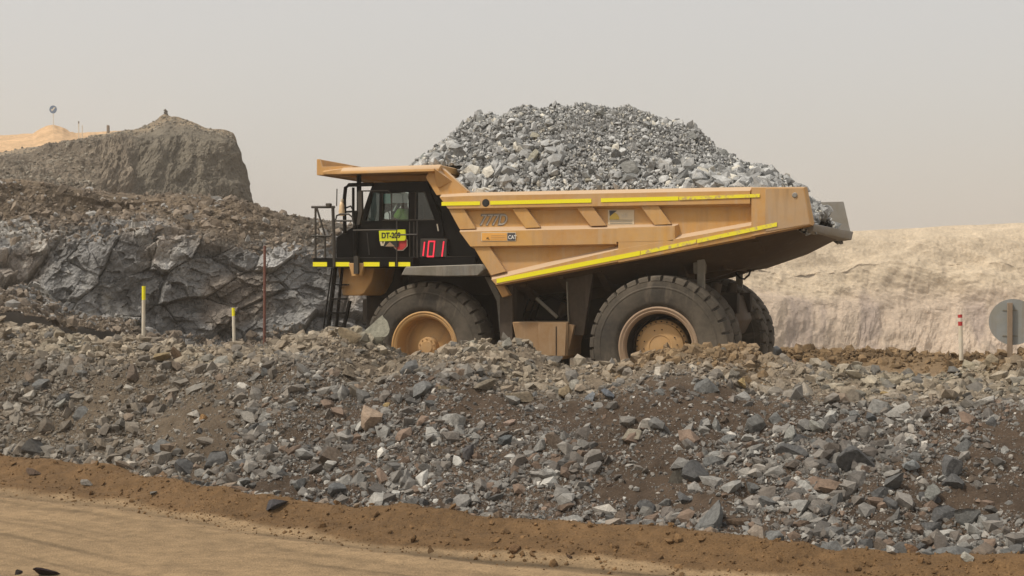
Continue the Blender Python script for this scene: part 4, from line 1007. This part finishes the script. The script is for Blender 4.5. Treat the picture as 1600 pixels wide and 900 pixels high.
# mud flaps / splash boards, near and far
for sg in (1, -1):
    y = -2.3 * sg
    m = MB(); m.prism(q([(781, 446), (801, 448), (801, 536), (781, 545)], -2.3), y, y + .7 * sg); m.build('splash_board', M_flap, truck, .01)
    m = MB(); m.prism(q([(884, 435), (926, 428), (912, 524), (888, 524)], -2.2), y + .1 * sg, y + .25 * sg); m.build('mud_flap', M_flap, truck, .008)
    m = MB(); m.bar((Q(884.5, 440, -2.3)[0], y + .06 * sg, Q(884, 440, -2.3)[1]), (Q(888, 524, -2.3)[0], y + .06 * sg, Q(888, 524, -2.3)[1]), .02, .06); m.build('flap_edge', M_grey, truck)
    # front suspension fin behind the front tyre
    m = MB(); m.prism(q([(757, 432), (768, 434), (781, 462), (781, 520), (776, 470)], -2.2), y + .1 * sg, y + .3 * sg); m.build('fender_brace', M_grey, truck)
# struts at the rear: pads carrying the body, rock ejectors
for sg, pxs in ((1, ((1084, 405), (1103, 403), (1101, 428), (1084, 428))),):
    m = MB(); m.prism(q(pxs, -1.9), -1.95, -1.75); m.build('body_pad', M_grey, truck, .01)
for sg in (1, -1):
    xs, zs_ = Q(1094, 428, -1.98); xe, ze = Q(1097, 468, -1.98)
    m = MB(); m.hull8([(xs - .05, -2.03 * sg, ze - .2), (xs + .09, -2.03 * sg, ze - .2), (xs + .09, -1.93 * sg, ze - .2), (xs - .05, -1.93 * sg, ze - .2)], [(xs - .05, -2.03 * sg, zs_ + .5), (xs + .09, -2.03 * sg, zs_ + .5), (xs + .09, -1.93 * sg, zs_ + .5), (xs - .05, -1.93 * sg, zs_ + .5)])
    m.build('rock_ejector', M_grey, truck, .006)
    m = MB(); m.tube([(.75, -.85 * sg, 2.55), (.62, -.85 * sg, 1.9), (.55, -.85 * sg, 1.2)], [.10, .12, .15], 14); m.build('suspension_strut', M_flap, truck)
m = MB(); m.prism([(.5, 2.3), (.5, 1.5), (1.0, 1.5), (1.15, 1.8), (1.0, 2.3)], -.8, .8); m.build('rear_crossmember', M_under, truck, .02)
m = MB(); m.tube([PY(1150, 426, 0), PY(1156, 434, 0), PY(1163, 436, 0), PY(1170, 430, 0), PY(1173, 421, 0)], .022, 6); m.build('body_cable', M_blk, truck)

# --- platform, cab, hood, bumper
YP = -2.62
dxa, dza = Q(489, 403, YP); dxb, dzb = Q(645, 402, YP); dzl = Q(489, 417, YP)[1]
m = MB(); m.box(dxa, dxb, YP, 2.6, dzl, dza); deck = m.build('platform', M_blk, truck, .01)
m = MB(); m.box(dxb + .001, Q(760, 412, YP)[0] - .35, -2.3, 2.3, dzl + .02, dza + .02); m.build('rear_deck', M_blk, truck, .01)
for x0, x1 in ((489, 511), (522, 546), (568, 593), (608, 617), (622, 641)): plate(x0, 409.5, x1, 416.3, YP - .002, M_tape, 'reflective_tape', deck)
m = MB(); m.prism([Q(633, 430, -2.55), Q(640, 417, -2.55), Q(757, 413, -2.55), Q(762, 421, -2.55), Q(752, 431, -2.55), Q(700, 432, -2.55)], -2.75, -1.9); m.build('fender', M_grey, truck, .015)
# cab shell: near wall made round its windows, far wall with an opening
YA, YB = -2.25, -.75
def wallpieces(m, Y, th, polys):
    for p in polys: m.prism(q(p, Y), Y, Y + th)
cab = empty('cab', (Q(620, 403, YA)[0], YA, dza)); cab.parent = truck
cabin_off = Vector(cab.location)
def cpart(mb, name, mt, bevel=0.0):
    mb.v = [(x - cabin_off.x, y - cabin_off.y, z - cabin_off.z) for x, y, z in mb.v]; return mb.build(name, mt, cab, bevel)
m = MB()
wallpieces(m, YA, .08, [
    [(583, 286), (667, 283), (672, 299), (577, 301)],                     # roof band
    [(577, 301), (592, 300.8), (566, 345), (560, 345)] and [(577, 301), (582, 301), (571, 345), (562, 345)],
    [(593, 300.8), (598, 300.8), (598, 345), (592, 345)],
    [(638, 300), (649, 300), (649, 345), (638, 345)],
    [(664, 299), (672, 299), (690, 345), (679, 345)],
    [(562, 345), (690, 345), (700, 402), (556, 402)]])
cw = cpart(m, 'cab_side', M_blk, .004)
m = MB(); m.prism(q([(690, 330), (672, 299), (667, 283), (676, 283), (762, 412), (740, 413), (699, 404)], -2.2), -2.2, -1.4); cpart(m, 'side_cowl', M_blk, .006)
m = MB(); m.prism(q([(555, 352), (562, 345), (562, 402), (525, 402), (525, 371)], YA), -2.24, -2.1); cpart(m, 'toe_panel', M_blk, .006)
# far wall, front posts, rear wall, roof, floor
wx0 = Q(597, 325, YB)[0]; wx1 = Q(640, 325, YB)[0]; wz0 = Q(600, 330, YB)[1]; wz1 = Q(600, 300, YB)[1]
cxl = Q(562, 345, YA)[0]; cxr = Q(690, 345, YA)[0]; cxt0 = Q(583, 286, YA)[0]; cxt1 = Q(667, 283, YA)[0]; czt = Q(620, 284, YA)[1]; czs = Q(620, 345, YA)[1]
m = MB(); m.prism([(cxl, dza), (cxr, dza), (cxr, wz0), (cxl, wz0)], YB, YB + .06); m.prism([(cxt0, wz1), (cxt1, wz1), (cxt1, czt), (cxt0, czt)], YB, YB + .06)
m.prism([(wx1, wz0), (cxr, wz0), (cxt1, wz1), (wx1, wz1)], YB, YB + .06); m.prism([(cxl, wz0), (wx0, wz0), (wx0, wz1), (cxt0, wz1)], YB, YB + .06)
cpart(m, 'cab_far_side', M_blk)
m = MB(); m.prism([(cxt0, czt - .05), (cxt1, czt - .05), (cxt1, czt), (cxt0, czt)], YA + .08, YB); cpart(m, 'cab_roof', M_blk)
m = MB(); m.prism([(cxt1 - .06, czt - .05), (cxt1, czt - .05), (cxr, czs), (cxr, dza), (cxr - .06, dza), (cxr - .06, czs)], YA + .08, YB); cpart(m, 'cab_rear', M_blk)
m = MB(); m.prism([(cxl, dza), (cxl + .06, dza), (cxl + .06, czs), (cxl, czs)], YA + .08, YB); m.hull8([(cxl, YB - .08, czs), (cxl + .06, YB - .08, czs), (cxl + .06, YB, czs), (cxl, YB, czs)], [(cxt0, YB - .08, czt - .05), (cxt0 + .06, YB - .08, czt - .05), (cxt0 + .06, YB, czt - .05), (cxt0, YB, czt - .05)]); cpart(m, 'cab_front', M_blk)
def pane(poly, Y, mt, name='window_pane', th=.006):
    m = MB(); m.prism(q(poly, Y), Y, Y + th); return cpart(m, name, mt)
pane([(582, 301), (593, 301), (592, 345), (571, 345)], YA + .03, M_glassd); pane([(598, 301), (638, 300), (638, 345), (598, 345)], YA + .03, M_glass); pane([(649, 300), (664, 299), (679, 345), (649, 345)], YA + .03, M_glassd)
m = MB(); m.add([(cxl + .03, YA + .09, czs), (cxl + .03, YB - .09, czs), (cxt0 + .03, YB - .09, czt - .06), (cxt0 + .03, YA + .09, czt - .06), (cxl + .036, YA + .09, czs), (cxl + .036, YB - .09, czs), (cxt0 + .036, YB - .09, czt - .06), (cxt0 + .036, YA + .09, czt - .06)], [(0, 1, 2, 3), (7, 6, 5, 4), (0, 4, 5, 1), (1, 5, 6, 2), (2, 6, 7, 3), (3, 7, 4, 0)]); cpart(m, 'windscreen', M_glass)
m = MB(); m.prism([(wx0, wz0), (wx1, wz0), (wx1, wz1), (wx0, wz1)], YB + .02, YB + .026); cpart(m, 'far_window', M_glass)
pane([(598, 303), (610.5, 303), (610.5, 318), (600, 318)], YA + .045, M_teal, 'window_reflection'); pane([(613, 302), (637, 302), (637, 317), (613, 317)], YA + .045, M_paper, 'notice')  # teal pane stands in for a reflection in the door glass
m = MB(); m.tube([PY(597.5, 301, YA - .02), PY(597.5, 344, YA - .02), PY(679, 343.5, YA - .02), PY(663, 300, YA - .02), PY(649, 300, YA - .02), PY(649, 343, YA - .02)], .014, 6); cpart(m, 'window_trim', M_pipe)
m = MB(); m.tube([PY(683, 350, YA - .03), PY(685, 361, YA - .03)], .014, 6); cpart(m, 'door_handle', M_white)
m = MB(); m.tube([PY(647, 346, YA - .01), PY(647, 401, YA - .01)], .012, 6); m.tube([PY(640, 346, YA - .01), PY(640, 401, YA - .01)], .012, 6); m.tube([PY(566, 350, -2.23), PY(574, 365, -2.24), PY(577, 398, -2.25)], .014, 6); cpart(m, 'door_seam', M_pipe)
# number board
nb = MB(); nb.prism(q([(657, 373), (698, 373), (697.5, 404), (656, 404)], -2.30), -2.30, -2.20); nbo = nb.build('number_board', M_pipe, truck, .006)
def seg(m, x0, y0, x1, y1, wdt=2.2):
    Y = -2.308; a = Q(x0, y0, Y); b = Q(x1, y1, Y); wd = wdt / FPX * 26.5
    m.bar((a[0], Y, a[1]), (b[0], Y, b[1]), wd, .008)
for segs in ([(663.5, 378, 661, 400)], [(670, 378, 668, 400), (679, 378, 677, 400), (669.5, 377.2, 680, 377.2), (667, 400.8, 678, 400.8)], [(693.5, 377, 690.5, 401)]):
    m = MB(); [seg(m, *s_) for s_ in segs]; m.build('led_digit', M_led, nbo)
# fleet sign, emblem plate, hexagon sign behind the rail
ds = MB(); ds.prism(q([(592, 361), (594, 359.5), (633, 358.5), (634, 373), (632, 376), (593, 377)], -2.36), -2.36, -2.33); dso = ds.build('fleet_sign', M_lime, truck)
text('DT-209', 596, 372, -2.36, 9, M_ink, dso, 'lettering', sx=.86, bold=.035, depth=26.2)
m = MB(); m.prism(q([(593, 377), (623, 376), (622, 385.5), (609, 386.5), (594, 384.5)], -2.35), -2.35, -2.32); ep = m.build('emblem_plate', M_ink, truck)
m = MB(); m.prism(q([(593.5, 377.5), (597, 377.5), (598.5, 382), (600, 377.5), (602, 377.5), (599.5, 384), (595.5, 384)], -2.356), -2.356, -2.36); m.build('emblem', M_white, ep)
m = MB(); m.prism(q([(602, 385), (609, 378), (617, 385)], -2.356), -2.356, -2.36); m.build('emblem', M_riml, ep)
hexr = [(625 + 12.5 * math.cos(R_(22.5 + 45 * k)), 380 + 12.5 * math.sin(R_(22.5 + 45 * k))) for k in range(8)]
m = MB(); m.prism(q(hexr, -2.325), -2.325, -2.31); hx1 = m.build('octagon_sign', M_white, truck)
hexr = [(625 + 11.2 * math.cos(R_(22.5 + 45 * k)), 380 + 11.2 * math.sin(R_(22.5 + 45 * k))) for k in range(8)]
m = MB(); m.prism(q(hexr, -2.328), -2.332, -2.326); m.build('sign_face', M_red, hx1)
# hood, grille, bumper
hxa = Q(525, 371, -2.1)[0]; hza = Q(525, 371, -2.1)[1]; hzb = Q(556, 352, -2.1)[1]
m = MB(); m.hull8([(hxa, -1.3, dza), (cxl, -1.3, dza), (cxl, 1.5, dza), (hxa, 1.5, dza)], [(hxa, -1.3, hza), (cxl, -1.3, hzb), (cxl, 1.5, hzb), (hxa, 1.5, hza)]); m.build('hood', M_blk, truck, .03)
m = MB(); m.hull8([(hxa + .05, -2.2, dza), (cxl, -2.2, dza), (cxl, -1.3, dza), (hxa + .05, -1.3, dza)], [(hxa + .05, -2.2, hza), (cxl, -2.2, hzb), (cxl, -1.3, hzb), (hxa + .05, -1.3, hza)]); m.build('tool_box', M_blk, truck, .02)
m = MB(); m.prism(q([(527, 418), (585, 418), (580, 440), (569, 459), (562, 462), (535, 462)], -2.3), -2.3, 2.3); bmp = m.build('bumper', M_yel, truck, .02)
m = MB(); m.box(Q(535, 440, -2.2)[0] + .1, Q(600, 440, -2.2)[0], -1.3, 1.3, 1.3, dzl - .02); m.build('radiator_guard', M_dark, truck, .02)
for sg in (1, -1): m = MB(); m.prism(q([(545, 411), (569, 411), (565, 431), (550, 432)], -2.62), -2.64 * sg, -2.50 * sg); m.build('post_bracket', M_yel, truck, .01)
m = MB(); m.bar(PY(557, 400, -2.68), PY(557, 428, -2.68), .10, .06); m.build('bracket_post', M_pipe, truck)
# ladder and handrails (near side) and their far-side pair
def rails(m, sg):
    y = YP * sg
    def pt(px, py): X, Z = Q(px, py, YP); return (X, y, Z)
    m.tube([pt(487, 323.5), pt(523, 323.5)], .026); m.tube([pt(493, 324), pt(493, 403)], .024); m.tube([pt(495, 325), pt(508, 368), pt(508, 403)], .022); m.tube([pt(487, 368.5), pt(517, 368.5)], .022)
    m.tube([pt(520, 322), pt(521.5, 360), pt(522.5, 417)], .034); m.tube([pt(526, 322), pt(526.5, 295)], .012)
    m.tube([pt(524, 345), pt(526, 337), pt(532, 334.5), pt(545, 334.5), pt(551, 340), pt(553, 352)], .018); m.tube([pt(524, 345), pt(552, 345)], .02)
m = MB(); rails(m, 1); m.build('handrail', M_pipe, truck)
m = MB(); rails(m, -1); m.build('handrail', M_pipe, truck)
m = MB(); Yh = -2.3
m.tube([PY(539, 365, Yh), PY(538, 312, Yh), PY(540, 293, Yh), PY(545, 289, Yh), PY(583, 288, Yh)], .04, 8); m.tube([PY(552, 345, Yh), PY(552, 293, Yh)], .03); m.tube([PY(541, 331, Yh), PY(566, 330, Yh)], .02); m.tube([PY(540, 325, Yh), PY(548, 322, Yh), PY(553, 330, Yh)], .018)
m.build('guard_hoop', M_blk, truck)
m = MB(); m.tube([PY(561, 272, -2.2), PY(561, 360, -2.2)], .05, 10); m.tube([PY(556, 403, -2.3), PY(555, 360, -2.3), PY(557, 330, -2.3)], .05, 10); m.build('canopy_post', M_blk, truck)
m = MB(); m.tube([PY(552, 360, -2.64), PY(620, 359, -2.64), PY(620, 417, -2.64)], .016); m.tube([PY(620, 345, -2.64), PY(620, 360, -2.64)], .012); m.tube([PY(620, 367, -2.64), PY(652, 366.5, -2.64)], .016); m.tube([PY(652, 345, -2.60), PY(652, 403, -2.60)], .014)
m.tube([PY(560, 298.5, -2.5), PY(606, 298, -2.5), PY(611, 302, -2.5), PY(612, 330, -2.5)], .014)
m.build('step_rail', M_pipe, truck)
m = MB(); m.hull8([PY(559, 350, -2.55), PY(564, 350, -2.45), PY(567, 340, -2.30), PY(561, 340, -2.60)], [PY(561, 299, -2.55), PY(567, 299, -2.45), PY(569, 302, -2.30), PY(562, 302, -2.60)])
m = MB(); m.prism(q([(560, 300), (567, 299), (568, 330), (564, 352), (558, 352), (561, 335)], -2.5), -2.56, -2.48); m.build('mirror', M_pipe, truck, .01)
bx_, bz_ = Q(534, 328, -2.45); m = MB(); m.lathe([(0, .0), (.055, 0), (.065, .10), (.05, .16), (.055, .20), (.03, .28), (0, .30)], (bx_, -2.45, bz_ - .12), 16, axis='z'); m.build('beacon', M_bulb, truck)
m = MB(); m.lathe([(0, 0), (.035, 0), (.03, .05), (0, .06)], (bx_ + .01, -2.45, bz_ + .17), 12, axis='z'); m.build('beacon_cap', M_white, truck)
lx, lz = Q(514, 320, YP); m = MB(); m.box(lx - .05, lx + .05, YP - .06, YP + .04, lz - .05, lz + .03); m.build('work_lamp', M_pipe, truck, .01)
def ladder(sg):
    def pt(px, py, dy=0): X, Z = Q(px, py, -2.4); return (X, (-2.4 + dy) * sg, Z)
    m = MB(); m.bar(pt(524, 418), pt(512, 520), .05, .10); m.bar(pt(519, 418), pt(505, 515), .02, .03); m.bar(pt(547, 470), pt(534, 525), .05, .08); m.bar(pt(535, 418), pt(524, 525), .03, .08)
    for k in range(4): a = pt(516 - k * 3 + 6, 445 + k * 22); b = pt(544 - k * 3, 445 + k * 22); m.bar(a, b, .03, .10)
    return m.build('ladder', M_blk, truck)
ladder(1); ladder(-1)
# air cleaner canister on the far deck and exhaust box
m = MB(); m.lathe([(0, 0), (.22, 0), (.25, .05), (.25, .55), (.2, .62), (0, .64)], (-7.0, 1.7, dza), 20, axis='z'); m.build('air_cleaner', M_blk, truck)

# ------------------------------------------------------------------ driver
def skin_body(name, chains, mt, parent=None, loc=(0, 0, 0)):
    verts = []; edges = []; rad = []
    idx = {}
    for ch in chains:
        prev = None
        for key, co, r in ch:
            if key not in idx: idx[key] = len(verts); verts.append(co); rad.append(r)
            if prev is not None: edges.append((prev, idx[key]))
            prev = idx[key]
    me = bpy.data.meshes.new(name); me.from_pydata(verts, edges, []); o = bpy.data.objects.new(name, me); COL.objects.link(o)
    md = o.modifiers.new('s', 'SKIN'); sv = me.skin_vertices[0].data
    for i, r in enumerate(rad): sv[i].radius = (r, r)
    sv[0].use_root = True
    o.modifiers.new('d', 'SUBSURF').levels = 2
    dg = bpy.context.evaluated_depsgraph_get(); dg.update(); me2 = bpy.data.meshes.new_from_object(o.evaluated_get(dg)); bpy.data.objects.remove(o)
    me2.polygons.foreach_set('use_smooth', [True] * len(me2.polygons)); me2.materials.clear()
    return link(name, me2, mt, parent, loc)
px_, pz_ = Q(634, 340, -1.75); seat_z = pz_ - .38
p = [(('pel'), (0, 0, 0), .17), ('wst', (0, 0, .2), .15), ('chs', (-.02, 0, .42), .175), ('nck', (-.03, 0, .58), .06), ('hd', (-.05, 0, .68), .095), ('hd2', (-.05, 0, .78), .09)]
armL = [('chs', 0, 0), ('shl', (-.03, -.20, .50), .065), ('elb', (-.16, -.27, .27), .05), ('wrl', (-.38, -.22, .32), .035), ('hnl', (-.46, -.2, .35), .03)]
armR = [('chs', 0, 0), ('shr', (-.03, .20, .50), .065), ('ebr', (-.16, .27, .27), .05), ('wrr', (-.38, .22, .32), .035), ('hnr', (-.46, .2, .35), .03)]
legL = [('pel', 0, 0), ('hpl', (-.06, -.11, -.02), .10), ('knl', (-.46, -.13, .04), .075), ('ftl', (-.55, -.13, -.38), .05), ('tol', (-.70, -.13, -.42), .04)]
legR = [('pel', 0, 0), ('hpr', (-.06, .11, -.02), .10), ('knr', (-.46, .13, .04), .075), ('ftr', (-.55, .13, -.38), .05), ('tor', (-.70, .13, -.42), .04)]
person = skin_body('person', [p, armL, armR, legL, legR], M_skin, loc=(px_, -1.75, seat_z))
tag(person, 'seated driver in hi-vis green top and pale helmet inside the black cab', 'person')
vest = skin_body('shirt', [[('a', (0, 0, .02), .175), ('b', (0, 0, .2), .165), ('c', (-.02, 0, .43), .19), ('d', (-.03, 0, .54), .09)], [('c', 0, 0), ('sl', (-.03, -.21, .50), .085), ('el', (-.12, -.26, .34), .07)], [('c', 0, 0), ('sr', (-.03, .21, .50), .085), ('er', (-.12, .26, .34), .07)]], M_hivis, person)
m = MB(); m.lathe([(.118, .0), (.115, .04), (.095, .09), (.05, .125), (0, .135)], (-.05, 0, .765), 16, axis='z'); m.build('helmet', M_helm, person)
m = MB(); m.box(px_ - .28, px_ + .22, -2.0, -1.5, seat_z - .28, seat_z - .16); m.box(px_ + .18, px_ + .30, -2.0, -1.5, seat_z - .2, seat_z + .65); m.box(px_ - .1, px_ + .1, -1.85, -1.65, dza - .001, seat_z - .28); cpart(m, 'driver_seat', M_pipe, .02)
m = MB(); cst = (px_ - .47, -1.75, seat_z + .33)
m.tube([(cst[0] + .05 * math.sin(t), cst[1] + .2 * math.cos(t), cst[2] + .19 * math.sin(t)) for t in np.linspace(0, 2 * math.pi, 20)], .014, 6); m.tube([cst, (cst[0] - .25, cst[1], cst[2] - .3)], .02, 6); m.tube([(cst[0], cst[1] - .2, cst[2]), (cst[0], cst[1] + .2, cst[2])], .012, 6); cpart(m, 'steering_wheel', M_blk)

# ------------------------------------------------------------------ stakes, signs, rods
def stake(px, ytop, ybot, Y, wpx, parts, label, cat='stake', name='marker_stake', lean=0.0, group=None):
    X, Z0 = Q(px, ybot + 6, Y); Z1 = Q(px, ytop, Y)[1]; D = (PY(px, ytop, Y) - CAM) @ Fv; r = wpx / 2 / FPX * D; L = Z1 - Z0
    e = empty(name, (X, Y, Z0)); tag(e, label, cat, group)
    for (a, b, mt, nm, rr) in parts:
        m = MB(); m.tube([(lean * a, 0, L * a), (lean * b, 0, L * b)], r * rr, 12); m.build(nm, mt, e)
    return e
stake(224, 447, 531, -4.2, 5.5, [(0, .76, M_white, 'pole', 1), (.76, 1, M_tape, 'yellow_top', 1.03)], 'tall white stake with a long yellow top on the left berm', lean=.01)
stake(366, 481, 538, -4.3, 4.8, [(0, .80, M_white, 'pole', 1), (.80, 1, M_tape, 'yellow_top', 1.03)], 'short white stake with a yellow top left of the rusty rod', lean=-.02)
stake(413, 384, 531, -4.0, 4.2, [(0, 1, M_rust, 'rod', 1)], 'tall thin rusty rod standing on the berm left of the truck', 'rod', 'steel_rod', lean=.01)
stake(1502, 490, 557, 7.4, 6.5, [(0, .74, M_white, 'pole', 1), (.74, .83, M_red, 'red_band', 1.03), (.83, .91, M_white, 'white_band', 1.03), (.91, .98, M_red, 'red_band', 1.03), (.98, 1, M_white, 'pole_cap', 1.0)], 'white stake with two red bands on the far brown berm', lean=-.03)
# round sign seen from behind, with its post in front
sx_, sz_ = Q(1583, 503, -4.55); D = (PY(1583, 503, -4.55) - CAM) @ Fv; r = 36 / FPX * D
gz_ = float(ground_z(np.array([Q(1578, 560, -4.6)[0]]), np.array([-4.65]))[0])
e = empty('round_sign', (Q(1578, 503, -4.6)[0], -4.6, gz_)); tag(e, 'round grey-blue road sign seen from behind on a weathered post at right edge', 'sign')
m = MB(); m.lathe([(0, -.004), (r, -.004), (r, .004), (0, .004)], (sx_ - e.location.x, .05, sz_ - gz_), 48, sm=False); m.build('sign_disc', M_disc, e)
m = MB(); zt_ = Q(1578, 473, -4.6)[1] - gz_; m.box(-.04, .04, -.035, .035, -.2, zt_); m.build('post', M_wood, e, .006)
for yy in (485, 525): m = MB(); zz = Q(1578, yy, -4.6)[1] - gz_; m.box(-.11, .11, .037, .045, zz - .008, zz + .008); m.build('clamp', M_grey, e)
# far things on the desert hill and the mound
X = PD(83, 171, 150); g0 = PD(83, 200, 150)[2]; r = 6.2 / FPX * 150
e = empty('round_sign', (X[0], X[1], g0)); e.rotation_euler = (0, 0, YAW * .5); tag(e, 'small far round blue sign with white mark above the tan mound', 'sign')
m = MB(); m.lathe([(0, -.02), (r, -.02), (r, .02), (0, .02)], (0, 0, X[2] - g0), 28, sm=False); sd = m.build('sign_disc', mat('sign_blue', (.10, .16, .26), .5), e)
m = MB(); m.prism([(-.26, .06 + X[2] - g0), (-.12, -.22 + X[2] - g0), (.33, .24 + X[2] - g0), (.05, .20 + X[2] - g0), (-.02, .02 + X[2] - g0)], -.03, -.022); m.build('sign_mark', M_white, e)
m = MB(); m.tube([(0, .04, -.3), (0, .04, X[2] - g0 - r * .2)], .035, 8); m.build('post', M_white, e)
for k, (px, y0, y1, Dd, mt, lab) in enumerate([(123, 193, 218, 145, M_white, 'thin white pole standing on the far tan slope'), (128.5, 196, 218, 145, M_white, 'shorter thin white pole right beside the thin one far away')]):
    b = PD(px, y1, Dd); t_ = PD(px, y0, Dd); e = empty('marker_pole', tuple(b)); tag(e, lab, 'pole'); m = MB(); m.tube([(0, 0, 0), (0, 0, t_[2] - b[2])], .045, 8); m.build('pole', mt, e)
    if k == 0: m = MB(); m.tube([(0, 0, t_[2] - b[2]), (0, 0, t_[2] - b[2] + .25)], .07, 8); m.build('pole_head', M_grey, e)
b = PD(169, 211, 120); t_ = PD(169, 196, 120); m = MB(); m.prism([(-.12, -.3), (.14, -.3), (.10, t_[2] - b[2]), (-.10, t_[2] - b[2] + .05)], -.1, .1); o = m.build('stone_post', M_wood, None, .02, tuple(b)); tag(o, 'short dark upright post on the far skyline left of the peak', 'post')
b = PD(258.5, 181, 86); e = empty('cairn', tuple(b)); tag(e, 'small dark cairn of stones on top of the pointed mound', 'cairn')
for (dx, dz, ss, sd_) in ((0, .0, .24, 3), (.02, .20, .20, 5), (-.02, .36, .14, 7)):
    o = bpy.data.objects.new('cairn_stone', BIG[sd_]); COL.objects.link(o); o.parent = e; o.location = (dx, 0, dz); o.scale = (ss, ss, ss * 1.1); o.color = (.12, .105, .085, 1)

# ------------------------------------------------------------------ dusty air
m = MB(); m.box(-640, 640, -640, 640, -17.5, 30)
hz = m.build('haze', None)
hm = bpy.data.materials.new('haze'); hm.use_nodes = True; n = hm.node_tree; n.nodes.clear(); o_ = N(n, 'ShaderNodeOutputMaterial'); pv = N(n, 'ShaderNodeVolumePrincipled')
pv.inputs['Color'].default_value = (.93, .88, .80, 1); pv.inputs['Density'].default_value = .0009; pv.inputs['Anisotropy'].default_value = .3
n.links.new(pv.outputs[0], o_.inputs['Volume']); hz.data.materials.append(hm); tag(hz, kind='stuff')
